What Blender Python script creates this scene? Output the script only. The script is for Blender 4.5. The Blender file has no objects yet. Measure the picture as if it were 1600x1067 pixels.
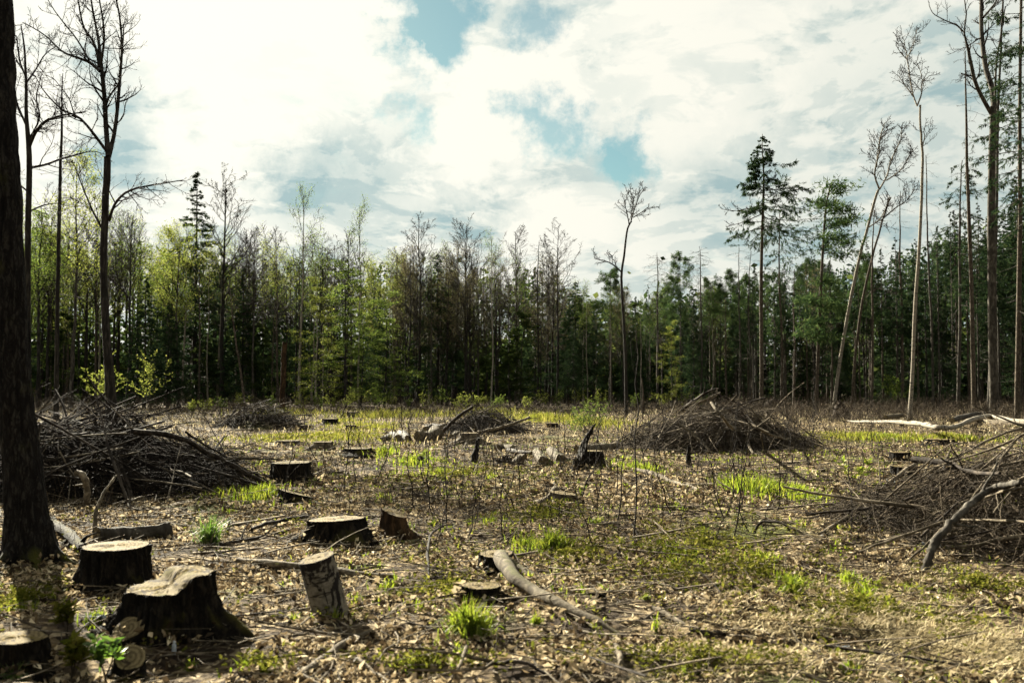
import bpy, math
import numpy as np
from mathutils import Vector, Matrix

# ------------------------------------------------------------------ camera, sky, sun, exposure
scene = bpy.context.scene
CAM_H, LENS, HORIZON = 1.65, 35.0, 606.0
FPX = 1600 * LENS / 36.0
PITCH = math.atan((HORIZON - 533.5) / FPX)
SUN_AZ, SUN_EL = math.radians(-31), math.radians(26)      # azimuth from +Y, negative = left
TO_SUN = Vector((math.sin(SUN_AZ) * math.cos(SUN_EL), math.cos(SUN_AZ) * math.cos(SUN_EL), math.sin(SUN_EL)))

cam_data = bpy.data.cameras.new('camera')
cam_data.lens, cam_data.sensor_width = LENS, 36.0
cam_data.clip_start, cam_data.clip_end = 0.05, 6000
cam_data.dof.use_dof = True
cam_data.dof.focus_distance = 22.0
cam_data.dof.aperture_fstop = 2.8
cam = bpy.data.objects.new('camera', cam_data)
cam.location = (0, 0, CAM_H)
cam.rotation_euler = (math.pi / 2 + PITCH, 0, 0)
scene.collection.objects.link(cam)
scene.camera = cam

scene.view_settings.view_transform = 'Standard'
scene.view_settings.look = 'None'
scene.view_settings.exposure = 3.0
scene.view_settings.gamma = 1.0
scene.view_settings.use_curve_mapping = False
scene.cycles.max_bounces = 2
scene.cycles.diffuse_bounces = 2
scene.cycles.glossy_bounces = 1
scene.cycles.transmission_bounces = 4
scene.cycles.use_denoising = True
scene.cycles.use_adaptive_sampling = True
scene.cycles.adaptive_threshold = 0.03

sun_data = bpy.data.lights.new('sun', 'SUN')
sun_data.energy, sun_data.angle, sun_data.color = 5.0, math.radians(0.6), (1.0, 0.93, 0.74)
sun = bpy.data.objects.new('sun', sun_data)
sun.rotation_euler = TO_SUN.to_track_quat('Z', 'Y').to_euler()
sun.location = (-40, 40, 60)
scene.collection.objects.link(sun)


def pix_dir(px, py):
    """unit view direction of a photograph pixel (1600 x 1067)"""
    f = Vector((0, math.cos(PITCH), math.sin(PITCH)))
    u = Vector((0, -math.sin(PITCH), math.cos(PITCH)))
    return (f + Vector((1, 0, 0)) * ((px - 800) / FPX) - u * ((py - 533.5) / FPX)).normalized()


class Nodes:
    def __init__(self, tree):
        self.t = tree
        tree.nodes.clear()

    def n(self, typ, **kw):
        nd = self.t.nodes.new(typ)
        for k, v in kw.items():
            setattr(nd, k, v)
        return nd

    def link(self, a, b):
        self.t.links.new(a, b)

    def put(self, sock, v):
        if isinstance(v, bpy.types.NodeSocket):
            self.link(v, sock)
        elif v is not None:
            if isinstance(v, (tuple, list)) and sock.type == 'RGBA' and len(v) == 3:
                v = (*v, 1)
            sock.default_value = v

    def math(self, op, a, b=None, c=None, clamp=False):
        nd = self.n('ShaderNodeMath', operation=op, use_clamp=clamp)
        self.put(nd.inputs[0], a)
        if b is not None: self.put(nd.inputs[1], b)
        if c is not None: self.put(nd.inputs[2], c)
        return nd.outputs[0]

    def vmath(self, op, a, b=None, out=0):
        nd = self.n('ShaderNodeVectorMath', operation=op)
        self.put(nd.inputs[0], a)
        if b is not None: self.put(nd.inputs[1], b)
        return nd.outputs[out]

    def noise(self, vec, scale, detail=4, rough=0.55, dist=0.0):
        nd = self.n('ShaderNodeTexNoise')
        if vec is not None: self.link(vec, nd.inputs['Vector'])
        nd.inputs['Scale'].default_value = scale
        nd.inputs['Detail'].default_value = detail
        nd.inputs['Roughness'].default_value = rough
        nd.inputs['Distortion'].default_value = dist
        return nd

    def ramp(self, fac, stops):
        nd = self.n('ShaderNodeValToRGB')
        el = nd.color_ramp.elements
        while len(el) > 1: el.remove(el[-1])
        el[0].position, el[0].color = stops[0][0], (*stops[0][1], 1)
        for p, c in stops[1:]:
            e = el.new(p); e.color = (*c, 1)
        self.put(nd.inputs[0], fac)
        return nd.outputs[0]

    def smooth(self, x, a, b):
        nd = self.n('ShaderNodeMapRange', interpolation_type='SMOOTHSTEP')
        self.put(nd.inputs[0], x)
        nd.inputs[1].default_value, nd.inputs[2].default_value = a, b
        return nd.outputs[0]

    def mix(self, fac, a, b):
        nd = self.n('ShaderNodeMix', data_type='RGBA')
        self.put(nd.inputs[0], fac); self.put(nd.inputs[6], a); self.put(nd.inputs[7], b)
        return nd.outputs[2]


world = bpy.data.worlds.new('World')
scene.world = world
world.use_nodes = True
world.cycles.sampling_method = 'MANUAL'
world.cycles.sample_map_resolution = 512
W = Nodes(world.node_tree)
wout = W.n('ShaderNodeOutputWorld')
wbg = W.n('ShaderNodeBackground')
wbg.inputs['Strength'].default_value = 0.05
W.link(wbg.outputs[0], wout.inputs[0])
nish = W.n('ShaderNodeTexSky', sky_type='NISHITA')
nish.sun_disc = False
nish.sun_elevation, nish.sun_rotation = SUN_EL, SUN_AZ
nish.air_density, nish.dust_density, nish.ozone_density = 1.0, 0.6, 1.0
wdir = W.n('ShaderNodeTexCoord').outputs['Generated']
sep = W.n('ShaderNodeSeparateXYZ'); W.link(wdir, sep.inputs[0])
# cloud layer: direction projected on a plane overhead, so clouds flatten towards the horizon
zz = W.math('ADD', W.math('MAXIMUM', sep.outputs[2], 0.0), 0.22)
comb = W.n('ShaderNodeCombineXYZ')
W.link(W.math('DIVIDE', sep.outputs[0], zz), comb.inputs[0])
W.link(W.math('DIVIDE', sep.outputs[1], zz), comb.inputs[1])
cl = comb.outputs[0]
warp = W.noise(cl, 1.6, 3, 0.55)
wv = W.vmath('SUBTRACT', warp.outputs['Color'], (0.5, 0.5, 0.5))
wsc = W.n('ShaderNodeVectorMath', operation='SCALE'); W.link(wv, wsc.inputs[0]); wsc.inputs[3].default_value = 0.4
clw = W.vmath('ADD', cl, wsc.outputs[0])
n1 = W.noise(clw, 1.15, 11, 0.6).outputs[0]
n2 = W.noise(W.vmath('ADD', clw, (3.7, 1.9, 0.4)), 2.6, 11, 0.62).outputs[0]
# gaps where the blue shows, at the directions they have in the photograph
ws2 = W.n('ShaderNodeVectorMath', operation='SCALE'); W.link(W.vmath('SUBTRACT', W.noise(wdir, 8, 9, 0.66).outputs['Color'], (0.5, 0.5, 0.5)), ws2.inputs[0]); ws2.inputs[3].default_value = 0.20
dw = W.vmath('ADD', wdir, ws2.outputs[0])


def blob(px, py, r_in, r_out):
    d = pix_dir(px, py)
    dist = W.vmath('DISTANCE', dw, (d.x, d.y, d.z), out=1)
    return W.math('SUBTRACT', 1.0, W.smooth(dist, r_in, r_out))


def total(items):
    acc = None
    for it in items:
        b = W.math('MULTIPLY', blob(*it[:4]), it[4])
        acc = b if acc is None else W.math('ADD', acc, b)
    return acc


gap = total([(690, 30, .028, .058, 1.0), (645, 80, .012, .045, 1.0), (845, 5, .010, .04, .8), (620, 185, .008, .036, .8),
             (860, 203, .010, .040, .85), (975, 226, .016, .046, .95), (925, 245, .004, .034, .6)])
cover = W.math('SUBTRACT', W.smooth(n1, 0.20, 0.42), gap, clamp=True)
cover = W.math('SUBTRACT', cover, W.math('MULTIPLY', W.smooth(n2, 0.62, 0.8), 0.35), clamp=True)
shade_b = total([(215, 110, .0, .085, 1.0), (345, 160, .0, .05, 1.0), (215, 235, .01, .085, .95), (290, 60, .0, .05, .4), (480, 270, .0, .06, .5), (745, 335, .01, .07, .9),
                 (540, 340, .02, .12, .36), (690, 310, .0, .06, .3), (850, 265, .0, .05, .3), (1130, 370, .02, .13, .3), (1350, 160, .05, .26, .30), (1450, 330, .05, .2, .15), (1150, 20, .02, .12, .2)])
lit_b = total([(730, 300, .0, .03, .5), (60, 40, .08, .30, .35), (440, 70, .04, .16, .4), (300, 230, .0, .07, .35), (560, 110, .0, .06, .3), (760, 160, .02, .12, .35), (1110, 110, .03, .13, .45), (1180, 60, .0, .06, .25), (820, 380, .0, .07, .6)])
n3 = W.noise(W.vmath('ADD', clw, (7.1, 2.3, 1.4)), 6.5, 10, 0.6).outputs[0]
sh = W.math('ADD', W.math('ADD', W.math('MULTIPLY', W.smooth(n2, 0.48, 0.56), 0.36), W.math('MULTIPLY', W.smooth(n3, 0.49, 0.56), 0.24)), W.math('MULTIPLY', shade_b, W.math('ADD', 0.55, W.math('MULTIPLY', W.smooth(n1, 0.40, 0.60), 0.5))))
sh = W.math('SUBTRACT', sh, lit_b, clamp=True)
ccol = W.ramp(sh, [(0.0, (2.5, 2.46, 2.18)), (0.3, (2.16, 2.22, 2.0)), (0.62, (1.62, 1.82, 1.70)), (1.0, (1.0, 1.36, 1.38))])
sd = W.vmath('DOT_PRODUCT', wdir, tuple(TO_SUN), out=1)
glow = W.math('ADD', 0.92, W.math('MULTIPLY', W.math('POWER', W.math('MAXIMUM', sd, 0.0), 4.0), 0.20))
cs = W.n('ShaderNodeVectorMath', operation='SCALE'); W.link(ccol, cs.inputs[0]); W.link(glow, cs.inputs[3])
blue = W.mix(1.0, nish.outputs[0], (.19, .25, .205)); bn = blue.node; bn.blend_type = 'MULTIPLY'
W.link(W.mix(cover, blue, cs.outputs[0]), wbg.inputs['Color'])

# ------------------------------------------------------------------ helpers: noise, ground, mesh builder
rng = np.random.default_rng(11)
COL = scene.collection
NRM = lambda v: v / np.maximum(np.linalg.norm(v, axis=-1, keepdims=True), 1e-9)
_perm = np.random.default_rng(5).random((256, 256))


def vnoise(x, y):
    xi, yi = np.floor(x).astype(int), np.floor(y).astype(int)
    fx, fy = x - xi, y - yi
    fx, fy = fx * fx * (3 - 2 * fx), fy * fy * (3 - 2 * fy)
    g = lambda a, b: _perm[a & 255, b & 255]
    return (g(xi, yi) * (1 - fx) + g(xi + 1, yi) * fx) * (1 - fy) + (g(xi, yi + 1) * (1 - fx) + g(xi + 1, yi + 1) * fx) * fy - 0.5


MOUNDS = []      # (x, y, rx, ry, h)


def height(x, y, fine=True):
    x, y = np.asarray(x, float), np.asarray(y, float)
    h = 0.16 * vnoise(x / 3.7 + 40, y / 3.7 + 20) + 0.08 * vnoise(x / 1.1 + 9, y / 1.1) + 0.055 * vnoise(x / 0.38, y / 0.38 + 70)
    if fine:
        h = h + 0.045 * vnoise(x / 0.17 + 5, y / 0.17)
    for mx, my, rx, ry, mh in MOUNDS:
        r2 = ((x - mx) / rx) ** 2 + ((y - my) / ry) ** 2
        h = h + mh * np.clip(1 - r2, 0, 1) ** 1.5
    return h


def hz(x, y): return float(height(x, y, False))


def gp(px, py):
    d = pix_dir(px, py)
    z = 0.0
    for _ in range(6):
        t = (z - CAM_H) / min(d.z, -1e-4)
        x, y = d.x * t, d.y * t
        z = hz(x, y)
    return np.array([x, y, z])


def gpf(px, py):
    d = pix_dir(px, py); t = -CAM_H / min(d.z, -1e-4)
    return np.array([d.x * t, d.y * t, 0.0])


def at(px, py, Y):
    d = pix_dir(px, py); t = Y / d.y
    return np.array([d.x * t, Y, CAM_H + d.z * t])


class MB:
    def __init__(self):
        self.v, self.q, self.t, self.n = [], [], [], 0

    def add(self, v, q=None, t=None):
        v = np.asarray(v, float).reshape(-1, 3)
        if q is not None and len(q): self.q.append(np.asarray(q).reshape(-1, 4) + self.n)
        if t is not None and len(t): self.t.append(np.asarray(t).reshape(-1, 3) + self.n)
        self.v.append(v); self.n += len(v)
        return self

    def mesh(self, name, mat, smooth=True):
        v = np.concatenate(self.v) if self.v else np.zeros((0, 3))
        q = np.concatenate(self.q) if self.q else np.zeros((0, 4), int)
        t = np.concatenate(self.t) if self.t else np.zeros((0, 3), int)
        me = bpy.data.meshes.new(name)
        me.vertices.add(len(v)); me.vertices.foreach_set('co', v.astype(np.float32).ravel())
        loops = np.concatenate([q.ravel(), t.ravel()]).astype(np.int32)
        me.loops.add(len(loops)); me.loops.foreach_set('vertex_index', loops)
        tot = np.concatenate([np.full(len(q), 4), np.full(len(t), 3)]).astype(np.int32)
        start = np.concatenate([[0], np.cumsum(tot)[:-1]]).astype(np.int32) if len(tot) else np.zeros(0, np.int32)
        me.polygons.add(len(tot)); me.polygons.foreach_set('loop_start', start); me.polygons.foreach_set('loop_total', tot)
        me.polygons.foreach_set('use_smooth', np.full(len(tot), bool(smooth)))
        me.update(calc_edges=True)
        me.materials.append(mat)
        return me


def link(name, me, parent=None):
    o = bpy.data.objects.new(name, me)
    COL.objects.link(o)
    if parent is not None: o.parent = parent
    return o


def tag(o, label=None, cat=None, group=None, kind=None):
    for k, v in (('label', label), ('category', cat), ('group', group), ('kind', kind)):
        if v: o[k] = v
    return o


def thing(name, label, cat, loc, rz=0.0, group=None, scale=None):
    o = bpy.data.objects.new(name, None)
    COL.objects.link(o)
    o.location = [float(c) for c in loc]; o.rotation_euler = (0, 0, rz)
    o.empty_display_size = 0.2
    if scale is not None: o.scale = scale
    return tag(o, label, cat, group)


def tubes(mb, pts, rad, k, cap=False):
    """pts (N,P,3), rad (N,P): N tubes of k sides"""
    pts = np.asarray(pts, float); rad = np.asarray(rad, float)
    N, P, _ = pts.shape
    tan = np.empty_like(pts)
    tan[:, 1:-1] = pts[:, 2:] - pts[:, :-2]; tan[:, 0] = pts[:, 1] - pts[:, 0]; tan[:, -1] = pts[:, -1] - pts[:, -2]
    tan = NRM(tan)
    mean = NRM(pts[:, -1] - pts[:, 0])
    ref = np.where(np.abs(mean[:, 2:3]) < 0.8, np.array([[0, 0, 1.0]]), np.array([[1.0, 0, 0]]))
    a = NRM(np.cross(tan, ref[:, None, :])); b = np.cross(tan, a)
    ang = np.arange(k) * 2 * math.pi / k
    ring = a[:, :, None, :] * np.cos(ang)[None, None, :, None] + b[:, :, None, :] * np.sin(ang)[None, None, :, None]
    v = pts[:, :, None, :] + ring * rad[:, :, None, None]
    i = np.arange(P - 1)[:, None] * k; j = np.arange(k)[None, :]; j2 = (j + 1) % k
    q = np.stack([i + j, i + j2, i + k + j2, i + k + j], -1).reshape(-1, 4)
    q = (q[None] + (np.arange(N) * P * k)[:, None, None]).reshape(-1, 4)
    mb.add(v.reshape(-1, 3), q)
    return mb


def resample(ctrl, m):
    """Catmull-Rom through ctrl (n,d) -> m points"""
    c = np.asarray(ctrl, float)
    if len(c) == 2: c = np.stack([c[0], (c[0] + c[1]) / 2, c[1]])
    n = len(c); u = np.linspace(0, n - 1, m); i = np.clip(u.astype(int), 0, n - 2); f = (u - i)[:, None]
    p0, p1, p2, p3 = c[np.maximum(i - 1, 0)], c[i], c[i + 1], c[np.minimum(i + 2, n - 1)]
    return 0.5 * (2 * p1 + (p2 - p0) * f + (2 * p0 - 5 * p1 + 4 * p2 - p3) * f ** 2 + (3 * p1 - p0 - 3 * p2 + p3) * f ** 3)


def spawn(r, pts, rad, n, t0, t1, ang, length, rr, up=0.0, jit=0.15, P=5, flat=0.0, taper=0.2, rmin=0.003, tshape=0.5, droop=0.0):
    """n children per parent polyline; length absolute (lo,hi) or ('r',lo,hi) relative to parent length"""
    N, Q, _ = pts.shape
    t = (np.arange(n)[None, :] + r.random((N, n))) / n * (t1 - t0) + t0
    s = t * (Q - 1); i = np.clip(s.astype(int), 0, Q - 2); f = s - i
    idx = np.arange(N)[:, None]
    base = pts[idx, i] * (1 - f[..., None]) + pts[idx, i + 1] * f[..., None]
    pr = rad[idx, i] * (1 - f) + rad[idx, i + 1] * f
    T = NRM(pts[idx, i + 1] - pts[idx, i])
    rv = r.normal(size=(N, n, 3)); rv[..., 2] *= (1 - flat)
    perp = NRM(rv - (rv * T).sum(-1, keepdims=True) * T)
    a = np.radians(r.uniform(ang[0], ang[1], (N, n)))[..., None]
    d = NRM(np.cos(a) * T + np.sin(a) * perp)
    if length[0] == 'r':
        pl = np.linalg.norm(np.diff(pts, axis=1), axis=-1).sum(1)[:, None]
        L = pl * r.uniform(length[1], length[2], (N, n))
    else:
        L = r.uniform(length[0], length[1], (N, n))
    L = L * (1 - tshape * (t - t0) / max(t1 - t0, 1e-6))
    d, L, base, pr = d.reshape(-1, 3), L.reshape(-1), base.reshape(-1, 3), pr.reshape(-1)
    M = len(L)
    out = np.empty((M, P, 3)); out[:, 0] = base
    for k in range(1, P):
        d = d + r.normal(size=(M, 3)) * jit
        d[:, 2] += up - droop * (1 - k / P)
        d = NRM(d)
        out[:, k] = out[:, k - 1] + d * (L / (P - 1))[:, None]
    r0 = np.maximum(pr * rr, rmin)
    rd = r0[:, None] * np.linspace(1, taper, P)[None]
    return out, np.maximum(rd, rmin * 0.6)


def along(r, pts, n, t0=0.0, t1=1.0):
    N, Q, _ = pts.shape
    t = r.uniform(t0, t1, (N, n)); s = t * (Q - 1); i = np.clip(s.astype(int), 0, Q - 2); f = (s - i)[..., None]
    idx = np.arange(N)[:, None]
    p = pts[idx, i] * (1 - f) + pts[idx, i + 1] * f
    T = NRM(pts[idx, i + 1] - pts[idx, i])
    return p.reshape(-1, 3), T.reshape(-1, 3)


def cards(mb, c, d, nrm, L, Wd):
    """diamond leaves: centre-base c, direction d, normal nrm"""
    d = NRM(d); s = NRM(np.cross(d, nrm))
    L = np.broadcast_to(np.asarray(L, float), (len(c),))[:, None]; Wd = np.broadcast_to(np.asarray(Wd, float), (len(c),))[:, None]
    n2 = np.cross(s, d)
    v = np.stack([c, c + d * L * .45 + s * Wd * .5 + n2 * L * .06, c + d * L, c + d * L * .45 - s * Wd * .5 + n2 * L * .06], 1)
    q = np.arange(len(c) * 4).reshape(-1, 4)
    mb.add(v.reshape(-1, 3), q)


def rdir(r, n, zs=1.0):
    v = r.normal(size=(n, 3)); v[:, 2] *= zs
    return NRM(v)


# ------------------------------------------------------------------ materials
def new_mat(name):
    m = bpy.data.materials.new(name); m.use_nodes = True
    N = Nodes(m.node_tree)
    out = N.n('ShaderNodeOutputMaterial')
    return m, N, out


def bark(name, dark, light, moss=None, scale=9, stretch=0.18, bump=0.6, moss_amt=0.5, island=0.0, plates=0):
    m, N, out = new_mat(name)
    tc = N.n('ShaderNodeTexCoord').outputs['Object']
    mp = N.n('ShaderNodeMapping'); N.link(tc, mp.inputs[0]); mp.inputs['Scale'].default_value = (1, 1, stretch)
    a = N.noise(mp.outputs[0], scale, 7, 0.68, 0.6).outputs[0]
    if plates:
        vp = N.n('ShaderNodeTexVoronoi', feature='DISTANCE_TO_EDGE'); wp = N.n('ShaderNodeMapping'); N.link(N.vmath('ADD', tc, N.vmath('MULTIPLY', N.noise(tc, 9, 4).outputs['Color'], (.12, .12, .12))), wp.inputs[0]); wp.inputs['Scale'].default_value = (1, 1, .2)
        N.link(wp.outputs[0], vp.inputs['Vector']); vp.inputs['Scale'].default_value = plates
        a = N.math('ADD', N.math('MULTIPLY', a, .82), N.math('MULTIPLY', N.smooth(vp.outputs[0], 0.0, .2), .12))
    b = N.noise(tc, 2.2, 3).outputs[0]
    col = N.ramp(a, [(0.3, tuple(c * .45 for c in dark)), (0.48, dark), (0.68, light)])
    if moss:
        geo = N.n('ShaderNodeNewGeometry')
        sp = N.n('ShaderNodeSeparateXYZ'); N.link(geo.outputs['Normal'], sp.inputs[0])
        f = N.smooth(N.math('ADD', b, N.math('MULTIPLY', sp.outputs[2], 0.25)), 0.64 - moss_amt * .25, 0.82 - moss_amt * .2)
        col = N.mix(f, col, moss)
    if island:
        g2 = N.n('ShaderNodeNewGeometry')
        hs = N.n('ShaderNodeHueSaturation'); N.link(col, hs.inputs['Color'])
        N.link(N.math('ADD', 1 - island, N.math('MULTIPLY', g2.outputs['Random Per Island'], 2 * island)), hs.inputs['Value'])
        col = hs.outputs[0]
    p = N.n('ShaderNodeBsdfPrincipled'); N.link(col, p.inputs['Base Color'])
    p.inputs['Roughness'].default_value = 0.9; p.inputs['Specular IOR Level'].default_value = 0.06
    if bump:
        bm = N.n('ShaderNodeBump'); bm.inputs['Strength'].default_value = bump; bm.inputs['Distance'].default_value = 0.03
        N.link(a, bm.inputs['Height']); N.link(bm.outputs[0], p.inputs['Normal'])
    N.link(p.outputs[0], out.inputs[0])
    return m


def leafmat(name, stops, trans=0.5, tcol=1.3, rough=0.6, gloss=0.0):
    m, N, out = new_mat(name)
    g = N.n('ShaderNodeNewGeometry')
    col = N.ramp(g.outputs['Random Per Island'], stops)
    d = N.n('ShaderNodeBsdfDiffuse'); N.link(col, d.inputs[0])
    t = N.n('ShaderNodeBsdfTranslucent')
    sc = N.n('ShaderNodeVectorMath', operation='SCALE'); N.link(col, sc.inputs[0]); sc.inputs[3].default_value = tcol
    N.link(sc.outputs[0], t.inputs[0])
    mx = N.n('ShaderNodeMixShader'); mx.inputs[0].default_value = trans
    N.link(d.outputs[0], mx.inputs[1]); N.link(t.outputs[0], mx.inputs[2])
    res = mx.outputs[0]
    if gloss:
        gl = N.n('ShaderNodeBsdfGlossy'); gl.inputs['Roughness'].default_value = 0.45; gl.inputs[0].default_value = (.9, .9, .85, 1)
        m2 = N.n('ShaderNodeMixShader'); m2.inputs[0].default_value = gloss
        N.link(res, m2.inputs[1]); N.link(gl.outputs[0], m2.inputs[2]); res = m2.outputs[0]
    N.link(res, out.inputs[0])
    return m


def birchmat(name, patch=0.5, tone=1.0):
    m, N, out = new_mat(name)
    tc = N.n('ShaderNodeTexCoord').outputs['Object']
    mp = N.n('ShaderNodeMapping'); N.link(tc, mp.inputs[0]); mp.inputs['Scale'].default_value = (1, 1, 5.0)
    a = N.noise(mp.outputs[0], 3.0, 5, 0.6).outputs[0]
    b = N.noise(tc, 4.5, 5, 0.65, 0.8).outputs[0]
    col = N.ramp(N.noise(tc, 30, 4).outputs[0], [(0.3, (.08, .07, .055)), (0.6, (.185, .163, .13))])
    tn = N.n('ShaderNodeVectorMath', operation='SCALE'); N.link(col, tn.inputs[0]); tn.inputs[3].default_value = tone; col = tn.outputs[0]
    col = N.mix(N.smooth(a, 0.56, 0.62), col, (.02, .017, .014))
    col = N.mix(N.smooth(b, 0.66 - patch * .2, 0.70 - patch * .2), col, (.012, .010, .009))
    p = N.n('ShaderNodeBsdfPrincipled'); N.link(col, p.inputs['Base Color']); p.inputs['Roughness'].default_value = 0.85; p.inputs['Specular IOR Level'].default_value = 0.06
    bm = N.n('ShaderNodeBump'); bm.inputs['Strength'].default_value = 0.5; bm.inputs['Distance'].default_value = 0.012
    N.link(b, bm.inputs['Height']); N.link(bm.outputs[0], p.inputs['Normal'])
    N.link(p.outputs[0], out.inputs[0])
    return m


def cutmat(name, a, b, moss=None, ring=34, weather=0.5):
    m, N, out = new_mat(name)
    tc = N.n('ShaderNodeTexCoord').outputs['Object']
    mp = N.n('ShaderNodeMapping'); N.link(tc, mp.inputs[0]); mp.inputs['Scale'].default_value = (1, 1, 0)
    nz = N.noise(tc, 5, 4, .6)
    ln = N.vmath('LENGTH', mp.outputs[0], out=1)
    r = N.math('ADD', N.math('MULTIPLY', ln, ring * 6.28), N.math('MULTIPLY', nz.outputs[0], 9))
    s = N.math('ADD', 0.5, N.math('MULTIPLY', N.math('SINE', r), 0.5))
    col = N.mix(s, tuple(c * .72 for c in a), b)
    saw = N.n('ShaderNodeTexWave', wave_type='BANDS', bands_direction='X'); N.link(tc, saw.inputs[0]); saw.inputs['Scale'].default_value = 26; saw.inputs['Distortion'].default_value = 2.5; saw.inputs['Detail'].default_value = 3
    col = N.mix(N.math('MULTIPLY', saw.outputs[1], .3), col, tuple(c * .5 for c in a))
    col = N.mix(N.math('MULTIPLY', N.smooth(N.noise(tc, 3.2, 5, .7, .8).outputs[0], .52, .62), .75), col, tuple(c * .34 for c in a))
    big = N.noise(tc, 9, 5, .65).outputs[0]
    col = N.mix(N.math('MULTIPLY', N.smooth(big, 0.5, 0.7), weather), col, tuple(c * .42 for c in a))
    if moss: col = N.mix(N.smooth(N.noise(tc, 6, 4).outputs[0], 0.5, 0.62), col, moss)
    # drying cracks
    ck = N.n('ShaderNodeTexWave', wave_type='BANDS', bands_direction='DIAGONAL'); N.link(tc, ck.inputs[0]); ck.inputs['Scale'].default_value = 2.2; ck.inputs['Distortion'].default_value = 9; ck.inputs['Detail Scale'].default_value = 2.5
    col = N.mix(N.smooth(ck.outputs[1], 0.06, 0.0), col, (.03, .022, .015))
    p = N.n('ShaderNodeBsdfPrincipled'); N.link(col, p.inputs['Base Color']); p.inputs['Roughness'].default_value = 0.9; p.inputs['Specular IOR Level'].default_value = 0.04
    bm = N.n('ShaderNodeBump'); bm.inputs['Strength'].default_value = 0.5; bm.inputs['Distance'].default_value = 0.01
    N.link(N.math('ADD', big, N.math('MULTIPLY', s, 0.2)), bm.inputs['Height']); N.link(bm.outputs[0], p.inputs['Normal'])
    N.link(p.outputs[0], out.inputs[0])
    return m


def groundmat():
    m, N, out = new_mat('forest_floor')
    tc = N.n('ShaderNodeTexCoord').outputs['Object']
    vo = N.n('ShaderNodeTexVoronoi'); N.link(tc, vo.inputs['Vector']); vo.inputs['Scale'].default_value = 16
    vs = N.n('ShaderNodeSeparateColor'); N.link(vo.outputs['Color'], vs.inputs[0])
    leaf = N.ramp(vs.outputs[0], [(0.0, (.018, .012, .008)), (0.3, (.045, .031, .019)), (0.6, (.12, .088, .05)), (0.9, (.23, .178, .108)), (1.0, (.34, .275, .18))])
    soil = N.ramp(N.noise(tc, 24, 6, .7).outputs[0], [(0.35, (.008, .006, .005)), (0.65, (.036, .025, .016))])
    patch = N.smooth(N.noise(tc, 1.3, 6, .66).outputs[0], 0.42, 0.56)
    col = N.mix(patch, soil, leaf)
    green = N.smooth(N.noise(N.vmath('ADD', tc, (31, 7, 0)), 0.35, 5, .66).outputs[0], 0.53, 0.66)
    gcol = N.ramp(N.noise(tc, 11, 5, .7).outputs[0], [(0.35, (.03, .035, .012)), (0.6, (.10, .11, .03)), (0.75, (.2, .19, .07))])
    col = N.mix(N.math('MULTIPLY', green, 0.6), col, gcol)
    p = N.n('ShaderNodeBsdfPrincipled'); N.link(col, p.inputs['Base Color']); p.inputs['Roughness'].default_value = 0.95; p.inputs['Specular IOR Level'].default_value = 0.03
    bm = N.n('ShaderNodeBump'); bm.inputs['Strength'].default_value = 0.9; bm.inputs['Distance'].default_value = 0.04
    N.link(N.math('ADD', vo.outputs['Distance'], N.noise(tc, 30, 5, .7).outputs[0]), bm.inputs['Height']); N.link(bm.outputs[0], p.inputs['Normal'])
    N.link(p.outputs[0], out.inputs[0])
    return m


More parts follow.
